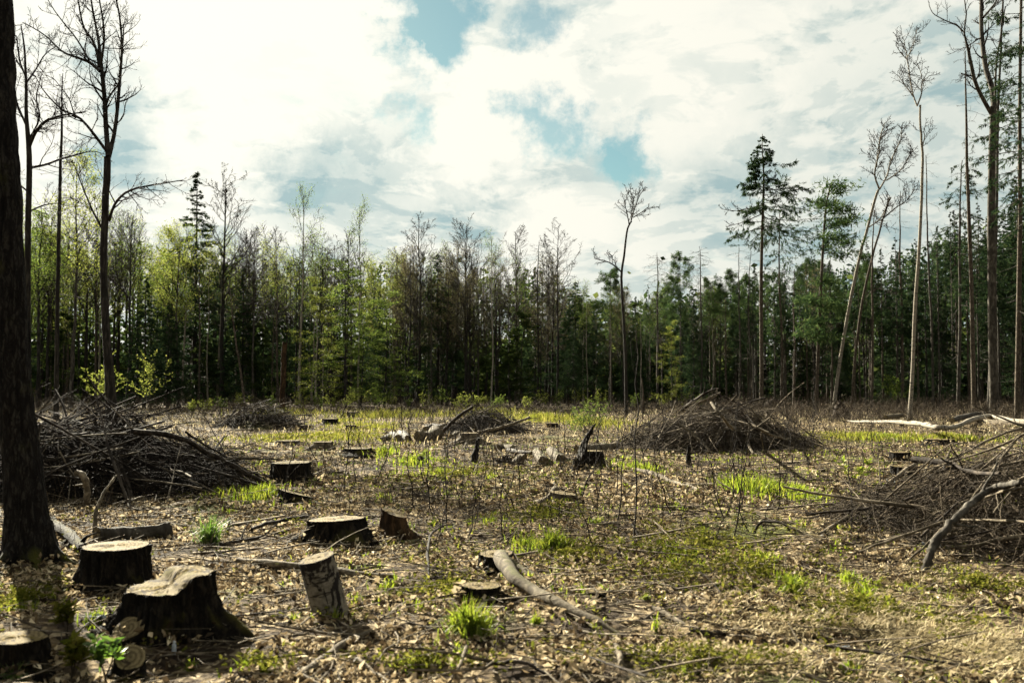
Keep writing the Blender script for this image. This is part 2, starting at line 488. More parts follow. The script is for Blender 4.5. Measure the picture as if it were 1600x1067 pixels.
M = dict(
    ground=groundmat(),
    bark_dark=bark('bark_dark', (.013, .0115, .010), (.042, .037, .031)),
    bark_fore=bark('bark_mossy_trunk', (.007, .006, .0055), (.030, .027, .023), moss=(.03, .03, .006), scale=22, stretch=.2, bump=1.0, moss_amt=.1, plates=24),
    bark_grey=bark('bark_grey', (.03, .026, .021), (.09, .08, .066), scale=7, stretch=.4),
    bark_pale=bark('bark_pale', (.034, .027, .020), (.11, .088, .066), scale=9, stretch=.8),
    bark_stump=bark('bark_stump', (.006, .005, .004), (.022, .017, .012), moss=(.03, .026, .006), scale=22, stretch=.3, bump=1.0, moss_amt=-.2, plates=20),
    bark_brown=bark('bark_brown', (.018, .011, .006), (.075, .043, .022), scale=12, stretch=.2, bump=1.0),
    bark_root=bark('bark_root', (.06, .048, .033), (.15, .125, .088), moss=(.05, .048, .018), scale=9, stretch=1, bump=.6, moss_amt=-.4),
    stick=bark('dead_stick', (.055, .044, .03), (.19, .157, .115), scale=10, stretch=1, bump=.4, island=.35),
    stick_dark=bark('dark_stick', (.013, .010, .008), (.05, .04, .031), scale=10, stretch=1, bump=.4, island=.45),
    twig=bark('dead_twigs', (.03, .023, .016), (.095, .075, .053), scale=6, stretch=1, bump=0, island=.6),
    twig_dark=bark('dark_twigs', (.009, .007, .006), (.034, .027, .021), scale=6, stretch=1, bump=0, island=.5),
    twig_far=bark('crown_twigs', (.018, .0155, .0125), (.042, .037, .029), scale=4, stretch=1, bump=0, island=.3),
    birch=birchmat('birch_bark', .25), birch_log=birchmat('birch_bark_log', .95, .75),
    cut=cutmat('cut_wood', (.12, .093, .052), (.185, .147, .087)),
    cut_old=cutmat('cut_wood_weathered', (.095, .072, .038), (.15, .117, .064), weather=.9),
    cut_moss=cutmat('cut_wood_mossy', (.095, .073, .038), (.15, .115, .06), moss=(.06, .048, .010), weather=.9),
    earth=bark('earth_clod', (.016, .012, .009), (.05, .038, .027), scale=9, stretch=1, bump=1.0),
    litter=leafmat('dead_leaves', [(0, (.012, .008, .005)), (.28, (.05, .034, .019)), (.5, (.15, .108, .06)), (.75, (.32, .25, .152)), (1, (.50, .42, .285))], .25, 1.0, gloss=.006),
    straw=leafmat('dry_grass', [(0, (.05, .036, .018)), (.35, (.17, .135, .075)), (.7, (.34, .28, .165)), (1, (.52, .45, .30))], .3, 1.0),
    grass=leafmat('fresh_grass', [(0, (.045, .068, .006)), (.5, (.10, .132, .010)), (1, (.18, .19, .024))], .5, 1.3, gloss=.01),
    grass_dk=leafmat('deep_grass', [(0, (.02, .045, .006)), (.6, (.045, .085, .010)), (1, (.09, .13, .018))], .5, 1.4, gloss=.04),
    herb=leafmat('herb_leaves', [(0, (.03, .036, .006)), (.5, (.072, .076, .010)), (1, (.13, .118, .026))], .45, 1.2),
    meadow=leafmat('meadow_grass', [(0, (.055, .065, .008)), (.5, (.10, .105, .016)), (1, (.16, .14, .036))], .5, 1.3),
    spring=leafmat('spring_leaves', [(0, (.018, .032, .007)), (.5, (.05, .074, .013)), (1, (.10, .122, .026))], .55, 1.4),
    spring_yel=leafmat('young_yellow_leaves', [(0, (.04, .052, .009)), (.5, (.085, .10, .018)), (1, (.14, .145, .036))], .55, 1.4),
    spring_red=leafmat('bronze_young_leaves', [(0, (.04, .036, .018)), (1, (.085, .075, .036))], .5, 1.2),
    under=leafmat('understory_leaves', [(0, (.009, .016, .006)), (.6, (.02, .031, .009)), (1, (.045, .055, .013))], .4, 1.3),
    spruce=leafmat('spruce_needles', [(0, (.006, .013, .008)), (.6, (.017, .031, .014)), (1, (.042, .060, .021))], .25, 1.2),
    pine=leafmat('pine_needles', [(0, (.014, .027, .012)), (.6, (.034, .058, .02)), (1, (.07, .095, .03))], .25, 1.3),
    paper=bark('white_scrap', (.22, .24, .26), (.38, .40, .42), scale=12, stretch=1, bump=.5),
)

# ------------------------------------------------------------------ the setting: ground
PILES = dict(left=(-6.9, 16.6, 2.2, 2.6, .98), back=(-10.4, 41, 1.7, 1.6, .8), mid=(-1.05, 36, 1.6, 1.5, .72),
             centre=(5.8, 28, 2.5, 2.0, .88), right=(6.35, 11.3, 2.75, 2.1, .92))
for cx, cy, rx, ry, H in PILES.values():
    MOUNDS.append((cx, cy, rx * .85, ry * .85, H * .5))
gpx = gpf(1207, 642); MOUNDS.append((gpx[0], gpx[1], 1.4, 1.2, .35))


def axis(lo, hi, step, far_lo, far_hi, g=1.075):
    c = list(np.arange(lo, hi, step))
    s, p = step, hi
    while p < far_hi:
        c.append(p); s *= g; p += s
    c.append(far_hi)
    s, p = step, lo
    pre = []
    while p > far_lo:
        s *= g; p -= s; pre.append(p)
    pre.append(far_lo - 1)
    return np.array(sorted(set(pre + c)))


def make_ground():
    xs, ys = axis(-7.2, 7.2, .095, -2500, 2500, 1.09), axis(4.8, 14.5, .09, -2500, 2500, 1.06)
    X, Y = np.meshgrid(xs, ys)
    Z = height(X, Y)
    nx, ny = len(xs), len(ys)
    i = np.arange(nx - 1)[None, :]; j = np.arange(ny - 1)[:, None] * nx
    q = np.stack([j + i, j + i + 1, j + nx + i + 1, j + nx + i], -1).reshape(-1, 4)
    mb = MB().add(np.stack([X, Y, Z], -1), q)
    tag(link('ground', mb.mesh('ground', M['ground'])), 'leaf-strewn brown floor of the felled clearing', kind='structure')


make_ground()


# ------------------------------------------------------------------ tree prototypes (18 m tall unless said)
def trunk_line(r, H, r0, r1, wob=.012, P=14, lean=0.0):
    z = np.linspace(0, 1, P)
    x = np.cumsum(r.normal(size=P)) * wob * H * .25 + lean * z * H * .1
    y = np.cumsum(r.normal(size=P)) * wob * H * .25
    x -= x[0]; y -= y[0]
    pts = np.stack([x, y, z * H - .15], -1)[None]
    rad = (r0 + (r1 - r0) * z ** .85)
    rad[0] *= 1.25
    return pts, rad[None]


def proto_bare(seed, H=18, r0=.17, t0=.45, n1=15, spread=(30, 62), fine=5, tw='twig_far', tk='bark_dark', up=.10, leaves=0, leafm='spring', lsize=.16, len1=.26, drp=0.0):
    r = np.random.default_rng(seed)
    tp, tr = trunk_line(r, H, r0, .02, P=12)
    mt = tubes(MB(), tp, tr, 8)
    mb = MB()
    p1, r1 = spawn(r, tp, tr, n1, t0, .97, spread, (H * len1 * .7, H * len1 * 1.2), .55, up=up, jit=.13, P=7, rmin=.012, tshape=.6)
    p2, r2 = spawn(r, p1, r1, 6, .2, 1, (25, 60), ('r', .25, .55), .6, up=up * .8, jit=.16, P=5, rmin=.014, droop=drp)
    p3, r3 = spawn(r, p2, r2, fine, .15, 1, (20, 60), ('r', .3, .6), .7, up=up * .6, jit=.18, P=4, rmin=.0115, droop=drp)
    tubes(mb, p1, r1, 5); tubes(mb, p2, r2, 4); tubes(mb, p3, r3, 3)
    parts = [('trunk', mt.mesh('bare_trunk', M[tk])), ('branches', mb.mesh('bare_branches', M[tw]))]
    if leaves:
        ml = MB()
        c, T = along(r, p3, leaves, .1, 1)
        c = c + r.normal(size=c.shape) * .22
        d = rdir(r, len(c), .6) + T * .5
        cards(ml, c, d, rdir(r, len(c)), r.uniform(.6, 1.3, len(c)) * lsize, r.uniform(.5, .8, len(c)) * lsize)
        parts.append(('crown', ml.mesh('leaf_crown', M[leafm], False)))
    return parts


def proto_layered(seed, H=12, leafm='spring', n1=40, t0=.1, per=16, lsize=.11, wide=.30):
    r = np.random.default_rng(seed)
    tp, tr = trunk_line(r, H, .10, .015, P=12, wob=.02)
    p1, r1 = spawn(r, tp, tr, n1, t0, .98, (65, 95), (H * wide * .7, H * wide * 1.15), .45, up=-.01, jit=.10, P=7, rmin=.01, tshape=.72)
    p2, r2 = spawn(r, p1, r1, 7, .15, 1, (30, 65), ('r', .25, .5), .6, up=-.02, jit=.12, P=4, flat=.85, rmin=.007)
    mb = tubes(tubes(MB(), p1, r1, 4), p2, r2, 3)
    ml = MB()
    c, T = along(r, p2, per * 2, .05, 1)
    c2, T2 = along(r, p1, per, .3, 1)
    c = np.concatenate([c, c2]); T = np.concatenate([T, T2])
    c = c + r.normal(size=c.shape) * np.array([.14, .14, .07])
    nr = rdir(r, len(c)); nr[:, 2] = np.abs(nr[:, 2]) + 1.0
    cards(ml, c, rdir(r, len(c), .4) + T * .4, NRM(nr), r.uniform(.6, 1.3, len(c)) * lsize, r.uniform(.5, .85, len(c)) * lsize)
    return [('trunk', tubes(MB(), tp, tr, 7).mesh('layered_trunk', M['bark_dark'])), ('branches', mb.mesh('layered_branches', M['twig_far'])), ('crown', ml.mesh('layered_crown', M[leafm], False))]


def conifer(r, tp, tr, n1, t0, t1, lmax, sprays, slen, swid, ang=(82, 108), tip=.06, shape=.85, mat='spruce', lop=None, subs=5, gaps=0.0):
    H = np.linalg.norm(tp[0, -1] - tp[0, 0])
    p1, r1 = spawn(r, tp, tr, n1, t0, t1, ang, (lmax * .65, lmax * 1.1), .28, up=tip, jit=.06, P=6, rmin=.01, tshape=shape, droop=.16)
    if lop is not None:
        k = 1 + lop[0] * NRM((p1[:, -1] - p1[:, 0]) * np.array([1, 1, 0])) @ np.array([lop[1], lop[2], 0])
        p1 = p1[:, :1] + (p1 - p1[:, :1]) * k[:, None, None]
    if gaps:
        keep = r.random(len(p1)) > gaps
        p1, r1 = p1[keep], r1[keep]
    p2, r2 = spawn(r, p1, r1, subs, .25, 1, (35, 70), ('r', .22, .5), .5, up=-.05, jit=.08, P=4, flat=.8, rmin=.006)
    mb = tubes(tubes(MB(), p1, r1, 4), p2, r2, 3)
    ml = MB()
    for pp, n in ((p1, sprays), (p2, sprays)):
        c, T = along(r, pp, n, .2, 1)
        d = T * .9 + rdir(r, len(c), .7) * .75; d[:, 2] -= .28
        nr = rdir(r, len(c)); nr[:, 2] = np.abs(nr[:, 2]) + .6
        bl = np.linalg.norm(pp[:, -1] - pp[:, 0], axis=-1); bl = bl if pp is p1 else np.repeat(np.linalg.norm(p1[:, -1] - p1[:, 0], axis=-1), subs)
        sz = np.clip(np.repeat(bl, n) / 1.3, .38, 1.0)
        cards(ml, c, d, NRM(nr), r.uniform(.6, 1.25, len(c)) * slen * sz, r.uniform(.6, 1.2, len(c)) * swid * np.sqrt(sz))
    return mb, ml


def dead_stubs(r, mb, tp, tr, n, t0, t1, L=(.5, 1.6)):
    p, q = spawn(r, tp, tr, n, t0, t1, (75, 115), L, .18, up=-.03, jit=.12, P=5, rmin=.014, tshape=.3)
    tubes(mb, p, q, 3)
    p2, q2 = spawn(r, p, q, 3, .2, 1, (30, 70), ('r', .3, .6), .6, up=-.02, jit=.15, P=3, rmin=.011)
    tubes(mb, p2, q2, 3)


def proto_spruce(seed, H=18, t0=.1, n1=190, lmax=3.3, sprays=15, stubs=0, tk='bark_dark', r0=.15, mat='spruce', gaps=0., slen=.34, swid=.072):
    r = np.random.default_rng(seed)
    tp, tr = trunk_line(r, H, r0, .012, wob=.003, P=12)
    mb, ml = conifer(r, tp, tr, n1, t0, .995, lmax, sprays, slen, swid, mat=mat, gaps=gaps, shape=.97)
    if stubs: dead_stubs(r, mb, tp, tr, stubs, .1, t0 + .05)
    return [('trunk', tubes(MB(), tp, tr, 8).mesh('spruce_trunk', M[tk])), ('branches', mb.mesh('spruce_branches', M['twig_far'])), ('crown', ml.mesh('spruce_crown', M[mat], False))]


def tufts(r, ml, c, T, n, L, Wd):
    c = np.repeat(c, n, 0); T = np.repeat(T, n, 0)
    d = rdir(r, len(c)) + T * .45; d[:, 2] += .1
    cards(ml, c + r.normal(size=c.shape) * L * .2, d, rdir(r, len(c)), r.uniform(.6, 1.2, len(c)) * L, Wd)


def proto_pine(seed, H=18, t0=.6, tk='bark_pale', n1=38, lop=None):
    r = np.random.default_rng(seed)
    tp, tr = trunk_line(r, H, .16, .02, wob=.006, P=12)
    p1, r1 = spawn(r, tp, tr, n1, t0, .99, (55, 95), (1.6, 3.0), .35, up=.04, jit=.15, P=6, rmin=.015, tshape=.55)
    if lop is not None:
        k = 1 + lop * NRM((p1[:, -1] - p1[:, 0]) * np.array([1, 1, 0]))[:, 0]
        p1 = p1[:, :1] + (p1 - p1[:, :1]) * k[:, None, None]
    p2, r2 = spawn(r, p1, r1, 6, .3, 1, (25, 65), ('r', .2, .5), .6, up=.06, jit=.15, P=4, rmin=.008)
    mb = tubes(tubes(MB(), p1, r1, 4), p2, r2, 3)
    dead_stubs(r, mb, tp, tr, 18, .15, t0)
    ml = MB()
    c, T = along(r, p2, 6, .25, 1)
    tufts(r, ml, c + r.normal(size=c.shape) * .12, T, 6, .3, .05)
    return [('trunk', tubes(MB(), tp, tr, 8).mesh('pine_trunk', M[tk])), ('branches', mb.mesh('pine_branches', M['twig_far'])), ('crown', ml.mesh('pine_crown', M['pine'], False))]


def proto_dead(seed, H=18, tk='bark_grey', n=90, L=(.5, 1.7), t0=.2):
    r = np.random.default_rng(seed)
    tp, tr = trunk_line(r, H, .13, .012, wob=.004, P=12)
    mb = MB()
    p, q = spawn(r, tp, tr, n, t0, .99, (70, 110), L, .2, up=-.02, jit=.10, P=5, rmin=.015, tshape=.75)
    tubes(mb, p, q, 3)
    p2, q2 = spawn(r, p, q, 4, .2, 1, (30, 70), ('r', .25, .5), .6, up=-.03, jit=.12, P=3, rmin=.006)
    tubes(mb, p2, q2, 3)
    return [('trunk', tubes(MB(), tp, tr, 7).mesh('dead_trunk', M[tk])), ('branches', mb.mesh('dead_branches', M['twig_far']))]


PROTO = dict(
    bare=[proto_bare(s, n1=26, fine=10, tk=('bark_grey' if s == 2 else 'bark_dark')) for s in (1, 2, 3)] + [proto_bare(4, t0=.48, n1=22, fine=10, spread=(15, 45), up=.14)],
    brown=[proto_bare(s, t0=.3, n1=26, fine=8, tw='twig_far', leaves=3, leafm='spring_red', lsize=.09) for s in (5, 6)],
    leafy=[proto_bare(s, t0=.45, tk=('bark_grey' if s == 8 else 'bark_dark'), n1=20, fine=4, leaves=11, leafm=m, lsize=.12) for s, m in ((7, 'spring'), (8, 'spring_yel'), (9, 'spring'))],
    thin_leafy=[proto_bare(s, t0=.5, n1=13, r0=.12, tk='bark_pale', fine=4, leaves=6, leafm='spring_yel', lsize=.10) for s in (10, 12)],
    birch=[proto_bare(s, t0=.5, n1=13, r0=.12, spread=(18, 38), up=.10, fine=5, tk='birch', leaves=5, leafm='spring', lsize=.085, drp=.1) for s in (13, 14)],
    layered=[proto_layered(s, leafm=m) for s, m in ((15, 'spring'), (16, 'spring_yel'))],
    under=[proto_layered(s, H=9, leafm='under', n1=30, t0=.12, per=20, lsize=.15, wide=.32) for s in (17, 18)],
    spruce=[proto_spruce(s, t0=t) for s, t in ((19, .05), (20, .12), (21, .2))],
    pole=[proto_spruce(s, t0=t, n1=70, lmax=2.1, stubs=40, tk=k, gaps=.1) for s, t, k in ((22, .5, 'bark_pale'), (23, .42, 'bark_grey'), (24, .58, 'bark_pale'), (124, .5, 'bark_dark'))],
    pine=[proto_pine(s, t0=t, tk=k) for s, t, k in ((25, .62, 'bark_pale'), (26, .5, 'bark_grey'))],
    dead=[proto_dead(27), proto_dead(28, tk='bark_pale', n=60)],
)


def stand(kind, vi, x, y, H, rz, label, cat, group, name, base=18.0, wide=1.0):
    """a copy of a prototype tree with copies of its parts"""
    parts = PROTO[kind][vi % len(PROTO[kind])]
    s = H / base
    e = thing(name, label, cat, (x, y, hz(x, y)), rz, group, (s * wide, s * wide, s))
    for pn, me in parts:
        link(pn, me, e)
    return e


SKY = np.array([(-250, 330), (0, 330), (120, 345), (200, 350), (260, 365), (330, 385), (400, 378), (450, 375), (520, 378), (600, 392), (650, 400), (700, 400), (760, 400),
                (820, 398), (870, 408), (900, 445), (950, 448), (1000, 458), (1050, 440), (1100, 440), (1150, 432), (1200, 410), (1250, 405), (1300, 405), (1350, 390),
                (1400, 370), (1450, 355), (1500, 335), (1560, 305), (1600, 285), (1850, 270)], float)


def top_h(x, y, dz=0.0):
    px = 800 + FPX * x / y
    return CAM_H + (HORIZON - np.interp(px, SKY[:, 0], SKY[:, 1]) + dz) / FPX * y


NAMES = dict(bare='bare_tree', brown='bare_tree', leafy='leafy_tree', thin_leafy='leafy_tree', birch='birch_tree', layered='leafy_tree', under='young_tree',
             spruce='spruce_tree', pole='spruce_tree', pine='pine_tree', dead='dead_tree')
DESC = dict(bare='bare twiggy tree', brown='brown bronze-budded tree', leafy='yellow-green leafy tree', thin_leafy='slim sparse-leaved tree', birch='thin white-stemmed birch',
            layered='tiered leafy tree', under='low dark leafy tree', spruce='dense dark spruce', pole='bare-trunked spruce', pine='tuft-topped pine', dead='dead bristly conifer')
ZONE = [(75, 'beside the massive left trunk'), (150, 'left of the tall forked tree'), (220, 'right of the tall forked tree'), (320, 'below the pointed spruce'), (400, 'around the dome-crowned tree'), (500, 'around the feathery birch'),
        (600, 'around the broad tiered tree'), (700, 'around the small bright spruce'), (785, 'around the rounded fan tree'), (885, 'at the middle of the forest edge'), (960, 'behind the round brown shrub'),
        (1040, 'left above the central brush pile'), (1140, 'right above the central brush pile'), (1230, 'around the tallest spruce'), (1340, 'around the windswept pine'), (1400, 'right of the leaning birch'), (1470, 'around the slender white birch'), (1535, 'left of the stout grey tree'), (99999, 'right of the stout grey tree')]
MIXES = [(330, dict(leafy=3.5, thin_leafy=4, bare=4.5, spruce=2, under=2.5, birch=1.2)), (620, dict(leafy=2.5, thin_leafy=3, bare=6, birch=2.2, under=2.5, spruce=1, layered=.8, dead=.6)),
         (890, dict(brown=6, bare=5, thin_leafy=1, birch=1.5, under=2, spruce=1.5, dead=1)), (1150, dict(spruce=4, pine=3, brown=2.5, dead=2.5, pole=3, birch=1)),
         (9999, dict(pole=8, spruce=3, pine=3, dead=2, brown=1))]


def forest():
    r = np.random.default_rng(77)
    done = []
    n = 0
    while n < 290:
        y = 86 + 34 * r.random() ** 1.3
        px = r.uniform(-150, 1750)
        x = (px - 800) / FPX * y
        if any((x - a) ** 2 + (y - b) ** 2 < 1.3 ** 2 for a, b in done): continue
        zi = next(i for i, z in enumerate(MIXES) if px < z[0])
        mix = MIXES[zi][1]; ks = list(mix); w = np.array([mix[k] for k in ks]); k = ks[r.choice(len(ks), p=w / w.sum())]
        H = top_h(x, y) * r.uniform(.86, 1.07)
        base = 18.0
        if k in ('leafy', 'brown') and r.random() < .3: H *= .8
        if k == 'under': H = r.uniform(5, 10); base = 9.0
        if k == 'layered': H = r.uniform(9, 13); base = 12.0
        if k == 'spruce': H *= r.uniform(.65, 1.0)
        zn = ('front-row ' if y < 97 else 'set-back ') + DESC[k] + ' ' + next(z[1] for z in ZONE if px < z[0])
        stand(k, int(r.integers(9)), x, y, H, r.uniform(0, 6.28), zn, 'tree', zn, NAMES[k], base, r.uniform(.8, 1.1) if k in ('pole', 'dead', 'pine') else r.uniform(.9, 1.25))
        done.append((x, y)); n += 1


forest()


def far_wood():
    """the wood behind the front rows, one mass"""
    r = np.random.default_rng(78)
    n = 700
    y = r.uniform(121, 165, n); x = r.uniform(-105, 105, n)
    H = np.array([top_h(a, b) for a, b in zip(x, y)]) * r.uniform(.72, .93, n)
    z = np.linspace(0, 1, 4)
    pts = np.stack([x[:, None] + r.normal(size=(n, 4)) * .15, y[:, None] + np.zeros((n, 4)), z[None] * H[:, None] - .3], -1)
    mb = tubes(MB(), pts, np.linspace(.2, .04, 4)[None] * np.ones((n, 1)), 5)
    e = tag(bpy.data.objects.new('far_wood', None), 'deep dark wood behind the first rows of trees', 'wood', kind='stuff')
    COL.objects.link(e); e.location = (0, 140, 0)
    off = np.array([0, -140, 0])
    mb.v = [v + off for v in mb.v]
    link('trunk', mb.mesh('far_trunks', M['bark_dark']), e)['kind'] = 'stuff'
    m = 42000
    c = np.stack([r.uniform(-110, 110, m), r.uniform(119, 150, m), np.abs(r.normal(0, 4.6, m))], -1) + off
    ml = MB(); cards(ml, c, rdir(r, m, .5), rdir(r, m), r.uniform(.7, 1.5, m), r.uniform(.5, 1.0, m))
    link('undergrowth', ml.mesh('far_undergrowth', M['under'], False), e)['kind'] = 'stuff'
    for nm, mt, cnt, sel in (('crown', 'under', 120, x < 20), ('crown', 'spruce', 150, x >= 12)):
        xs, ys, Hs = x[sel], y[sel], H[sel]
        t = r.uniform(.12, 1, (len(xs), cnt)); w = (1 - t) * 3.0 + .6
        a = r.uniform(0, 6.28, t.shape); q = np.sqrt(r.random(t.shape)) * w
        c = np.stack([xs[:, None] + q * np.cos(a), ys[:, None] + q * np.sin(a), t * Hs[:, None]], -1).reshape(-1, 3) + off
        ml = MB(); cards(ml, c, rdir(r, len(c), .5), rdir(r, len(c)), r.uniform(.45, 1.0, len(c)), r.uniform(.2, .5, len(c)))
        link(nm, ml.mesh('far_crowns', M[mt], False), e)['kind'] = 'stuff'


far_wood()


def added_sky_blocking_wood():  # added trees, out of view, darken camera-facing sides by blocking low sky
    """ring of unseen trees added behind the viewer to cut the sky fill"""
    r = np.random.default_rng(79)
    n = 150
    a = np.radians(r.uniform(140, 415, n)); q = r.uniform(24, 50, n)
    x, y = np.cos(a) * q, np.sin(a) * q - 4
    k = (y < -6) & ~((x < -8) & (y > -16)); x, y = x[k], y[k]; n = len(x); H = r.uniform(12, 19, n)
    z = np.linspace(0, 1, 4)
    pts = np.stack([x[:, None] + r.normal(size=(n, 4)) * .1, y[:, None] + np.zeros((n, 4)), z[None] * H[:, None] - .3], -1) + np.array([0, 30, 0])
    e = tag(bpy.data.objects.new('added_sky_blocking_wood', None), 'unseen dark wood added behind the viewer to block sky light', 'wood', kind='stuff')
    COL.objects.link(e); e.location = (0, -30, 0)
    link('trunk', tubes(MB(), pts, np.linspace(.2, .04, 4)[None] * np.ones((n, 1)), 6).mesh('behind_trunks', M['bark_dark']), e)['kind'] = 'stuff'
    t = r.uniform(.08, 1, (n, 420)); w = (1 - t) * 3.0 + .3; b = r.uniform(0, 6.28, t.shape); w = np.sqrt(r.random(t.shape)) * w
    c = np.stack([x[:, None] + w * np.cos(b), y[:, None] + 30 + w * np.sin(b), t * H[:, None]], -1).reshape(-1, 3)
    ml = MB(); d = rdir(r, len(c), .5); d[:, 2] -= .2; cards(ml, c, d, rdir(r, len(c)), r.uniform(.5, 1.1, len(c)), r.uniform(.2, .45, len(c)))
    link('crown', ml.mesh('behind_crowns', M['spruce'], False), e)['kind'] = 'stuff'


added_sky_blocking_wood()


# ------------------------------------------------------------------ trees that stand out, traced stem by stem
def hero(name, label, Y, trunk, limbs=(), tw=None, mat='bark_dark', twm='twig_dark', seed=0, up_extra=None, conif=None, leaves=None, sides=10, depth=.12, limb_t0=.15):
    """trunk / limbs: lists of (px, py, radius px); depth is spread by limb so the tree is round"""
    r = np.random.default_rng(900 + seed)
    base = at(trunk[0][0], trunk[0][1], Y); base[2] = hz(base[0], Y)
    e = thing(name, label, 'tree', base)
    rp = Y / FPX

    def line(ctrl, m, dy0, dy1):
        c = []
        for i, (px, py, rr) in enumerate(ctrl):
            f = i / max(len(ctrl) - 1, 1)
            p = at(px, py, Y + dy0 + (dy1 - dy0) * f)
            c.append([*(p - base), rr * rp * (.64 if Y > 20 else 1)])
        c = resample(np.array(c), m)
        c[:, :3] += np.cumsum(r.normal(size=(m, 3)), 0) * .012 * rp * 40 * np.linspace(0, 1, m)[:, None] * (1 if len(ctrl) > 2 else .5)
        return c[None, :, :3], np.maximum(c[None, :, 3], .006)

    tp, tr = line(trunk, 26, 0, 0)
    tp[0, 0, 2] = min(tp[0, 0, 2], -.1); tr[0, 0] *= 1.3
    tm = tubes(MB(), tp, tr, sides)
    if Y < 20:      # furrowed bark as real relief
        P_, k_ = 170, 96
        c4 = resample(np.concatenate([tp[0], tr[0][:, None]], 1), P_)
        tm = tubes(MB(), c4[None, :, :3], c4[None, :, 3], k_)
        ii, jj = np.meshgrid(np.arange(P_), np.arange(k_), indexing='ij')
        zz_ = c4[ii.ravel(), 2]; an = jj.ravel() * 2 * math.pi / k_
        w1 = vnoise(an * 3 + 50 + vnoise(zz_ * 3, an) * 2.0, zz_ * 2.2)
        ridge = np.abs(vnoise(an * 6 + w1 * 2.5, zz_ * 3.3 + 9)) * 2
        tm.v[0] = tm.v[0] + (tm.v[0] - c4[ii.ravel(), :3]) / np.maximum(c4[ii.ravel(), 3:4], .01) * ((ridge - .4) * .022 + w1 * .02)[:, None]
    link('trunk', tm.mesh('hero_trunk', M[mat]), e)
    cap = []
    for li, lb in enumerate(limbs):
        y0 = lb[0] if isinstance(lb[0], (int, float)) else 0.0
        ctrl = lb[1:] if isinstance(lb[0], (int, float)) else lb
        span = abs(ctrl[-1][0] - ctrl[0][0]) + abs(ctrl[-1][1] - ctrl[0][1])
        p, q = line(ctrl, 14, 0, r.choice([-1, 1]) * r.uniform(.3, 1) * span * rp * .55)
        m = tubes(MB(), p, q, 7)
        lo = link('limb', m.mesh('hero_limb', M[mat]), e)
        cap.append((p, q, lo))
    if tw:
        srcs = list(cap) + ([(tp, tr, e)] if tw.get('trunk') else [])
        for p, q, owner in srcs:
            mb = MB()
            L = np.linalg.norm(np.diff(p[0], axis=0), axis=-1).sum()
            n = max(4, int(L * tw.get('dens', 2.0) * 1.8))
            t0 = limb_t0 if p is not tp else tw.get('trunk')
            a, b = spawn(r, p, q, n, t0, 1, tw.get('ang', (25, 65)), tw.get('len', (.8, 2.4)), .5, up=tw.get('up', .08), jit=.14, P=6, rmin=.016 * Y / 50, tshape=.4, droop=tw.get('droop', 0))
            tubes(mb, a, b, 4)
            a2, b2 = spawn(r, a, b, tw.get('n2', 5) + 2, .15, 1, (25, 65), ('r', .3, .6), .6, up=tw.get('up', .08) * .7, jit=.18, P=4, rmin=.012 * Y / 50, droop=tw.get('droop', 0))
            tubes(mb, a2, b2, 3)
            if tw.get('n3'):
                a3, b3 = spawn(r, a2, b2, tw['n3'], .2, 1, (20, 60), ('r', .3, .6), .6, up=.03, jit=.2, P=3, rmin=.009 * Y / 50, droop=tw.get('droop', 0))
                tubes(mb, a3, b3, 3)
            link('twigs', mb.mesh('hero_twigs', M[twm]), owner)
    if conif:
        mb, ml = conifer(r, tp, tr, **conif)
        link('branches', mb.mesh('hero_branches', M['twig_far']), e)
        link('crown', ml.mesh('hero_crown', M[conif.get('mat', 'spruce')], False), e)
    return e, tp, tr, r


# the large near trunk at the left edge
e, tp, tr, r = hero('bare_tree', 'massive dark trunk with a mossy foot at the left edge of the clearing', 9.1,
                    [(47, 893, 43), (46, 860, 38), (42, 800, 32), (32, 700, 27), (20, 600, 26), (12, 450, 26), (4, 300, 27), (-2, 150, 25), (-8, 0, 25), (-30, -500, 19), (-40, -900, 11), (-50, -1300, 3)],
                    [[(-25, -350, 13), (-160, -600, 8), (-320, -800, 4), (-380, -1000, 2)], [(-30, -520, 12), (60, -760, 8), (120, -1000, 4), (130, -1200, 2)], [(-38, -800, 9), (-150, -1050, 5), (-200, -1250, 2)]],
                    dict(dens=1.3, trunk=.75), mat='bark_fore', seed=1, sides=28)
# root flare of that trunk
rp = 9.1 / FPX
for a, L in ((-.15, .42), (.9, .34), (2.2, .3), (3.2, .35), (4.3, .4), (5.3, .38)):
    c = np.array([[math.cos(a) * .10, math.sin(a) * .10, .34, .10], [math.cos(a) * .17, math.sin(a) * .17, .15, .085], [math.cos(a) * L * .8, math.sin(a) * L * .8, .03, .05], [math.cos(a) * L * 1.3, math.sin(a) * L * 1.3, -.05, .02]])
    s = resample(c, 9)
    link('root', tubes(MB(), s[None, :, :3], s[None, :, 3], 8).mesh('trunk_root', M['bark_fore']), e)

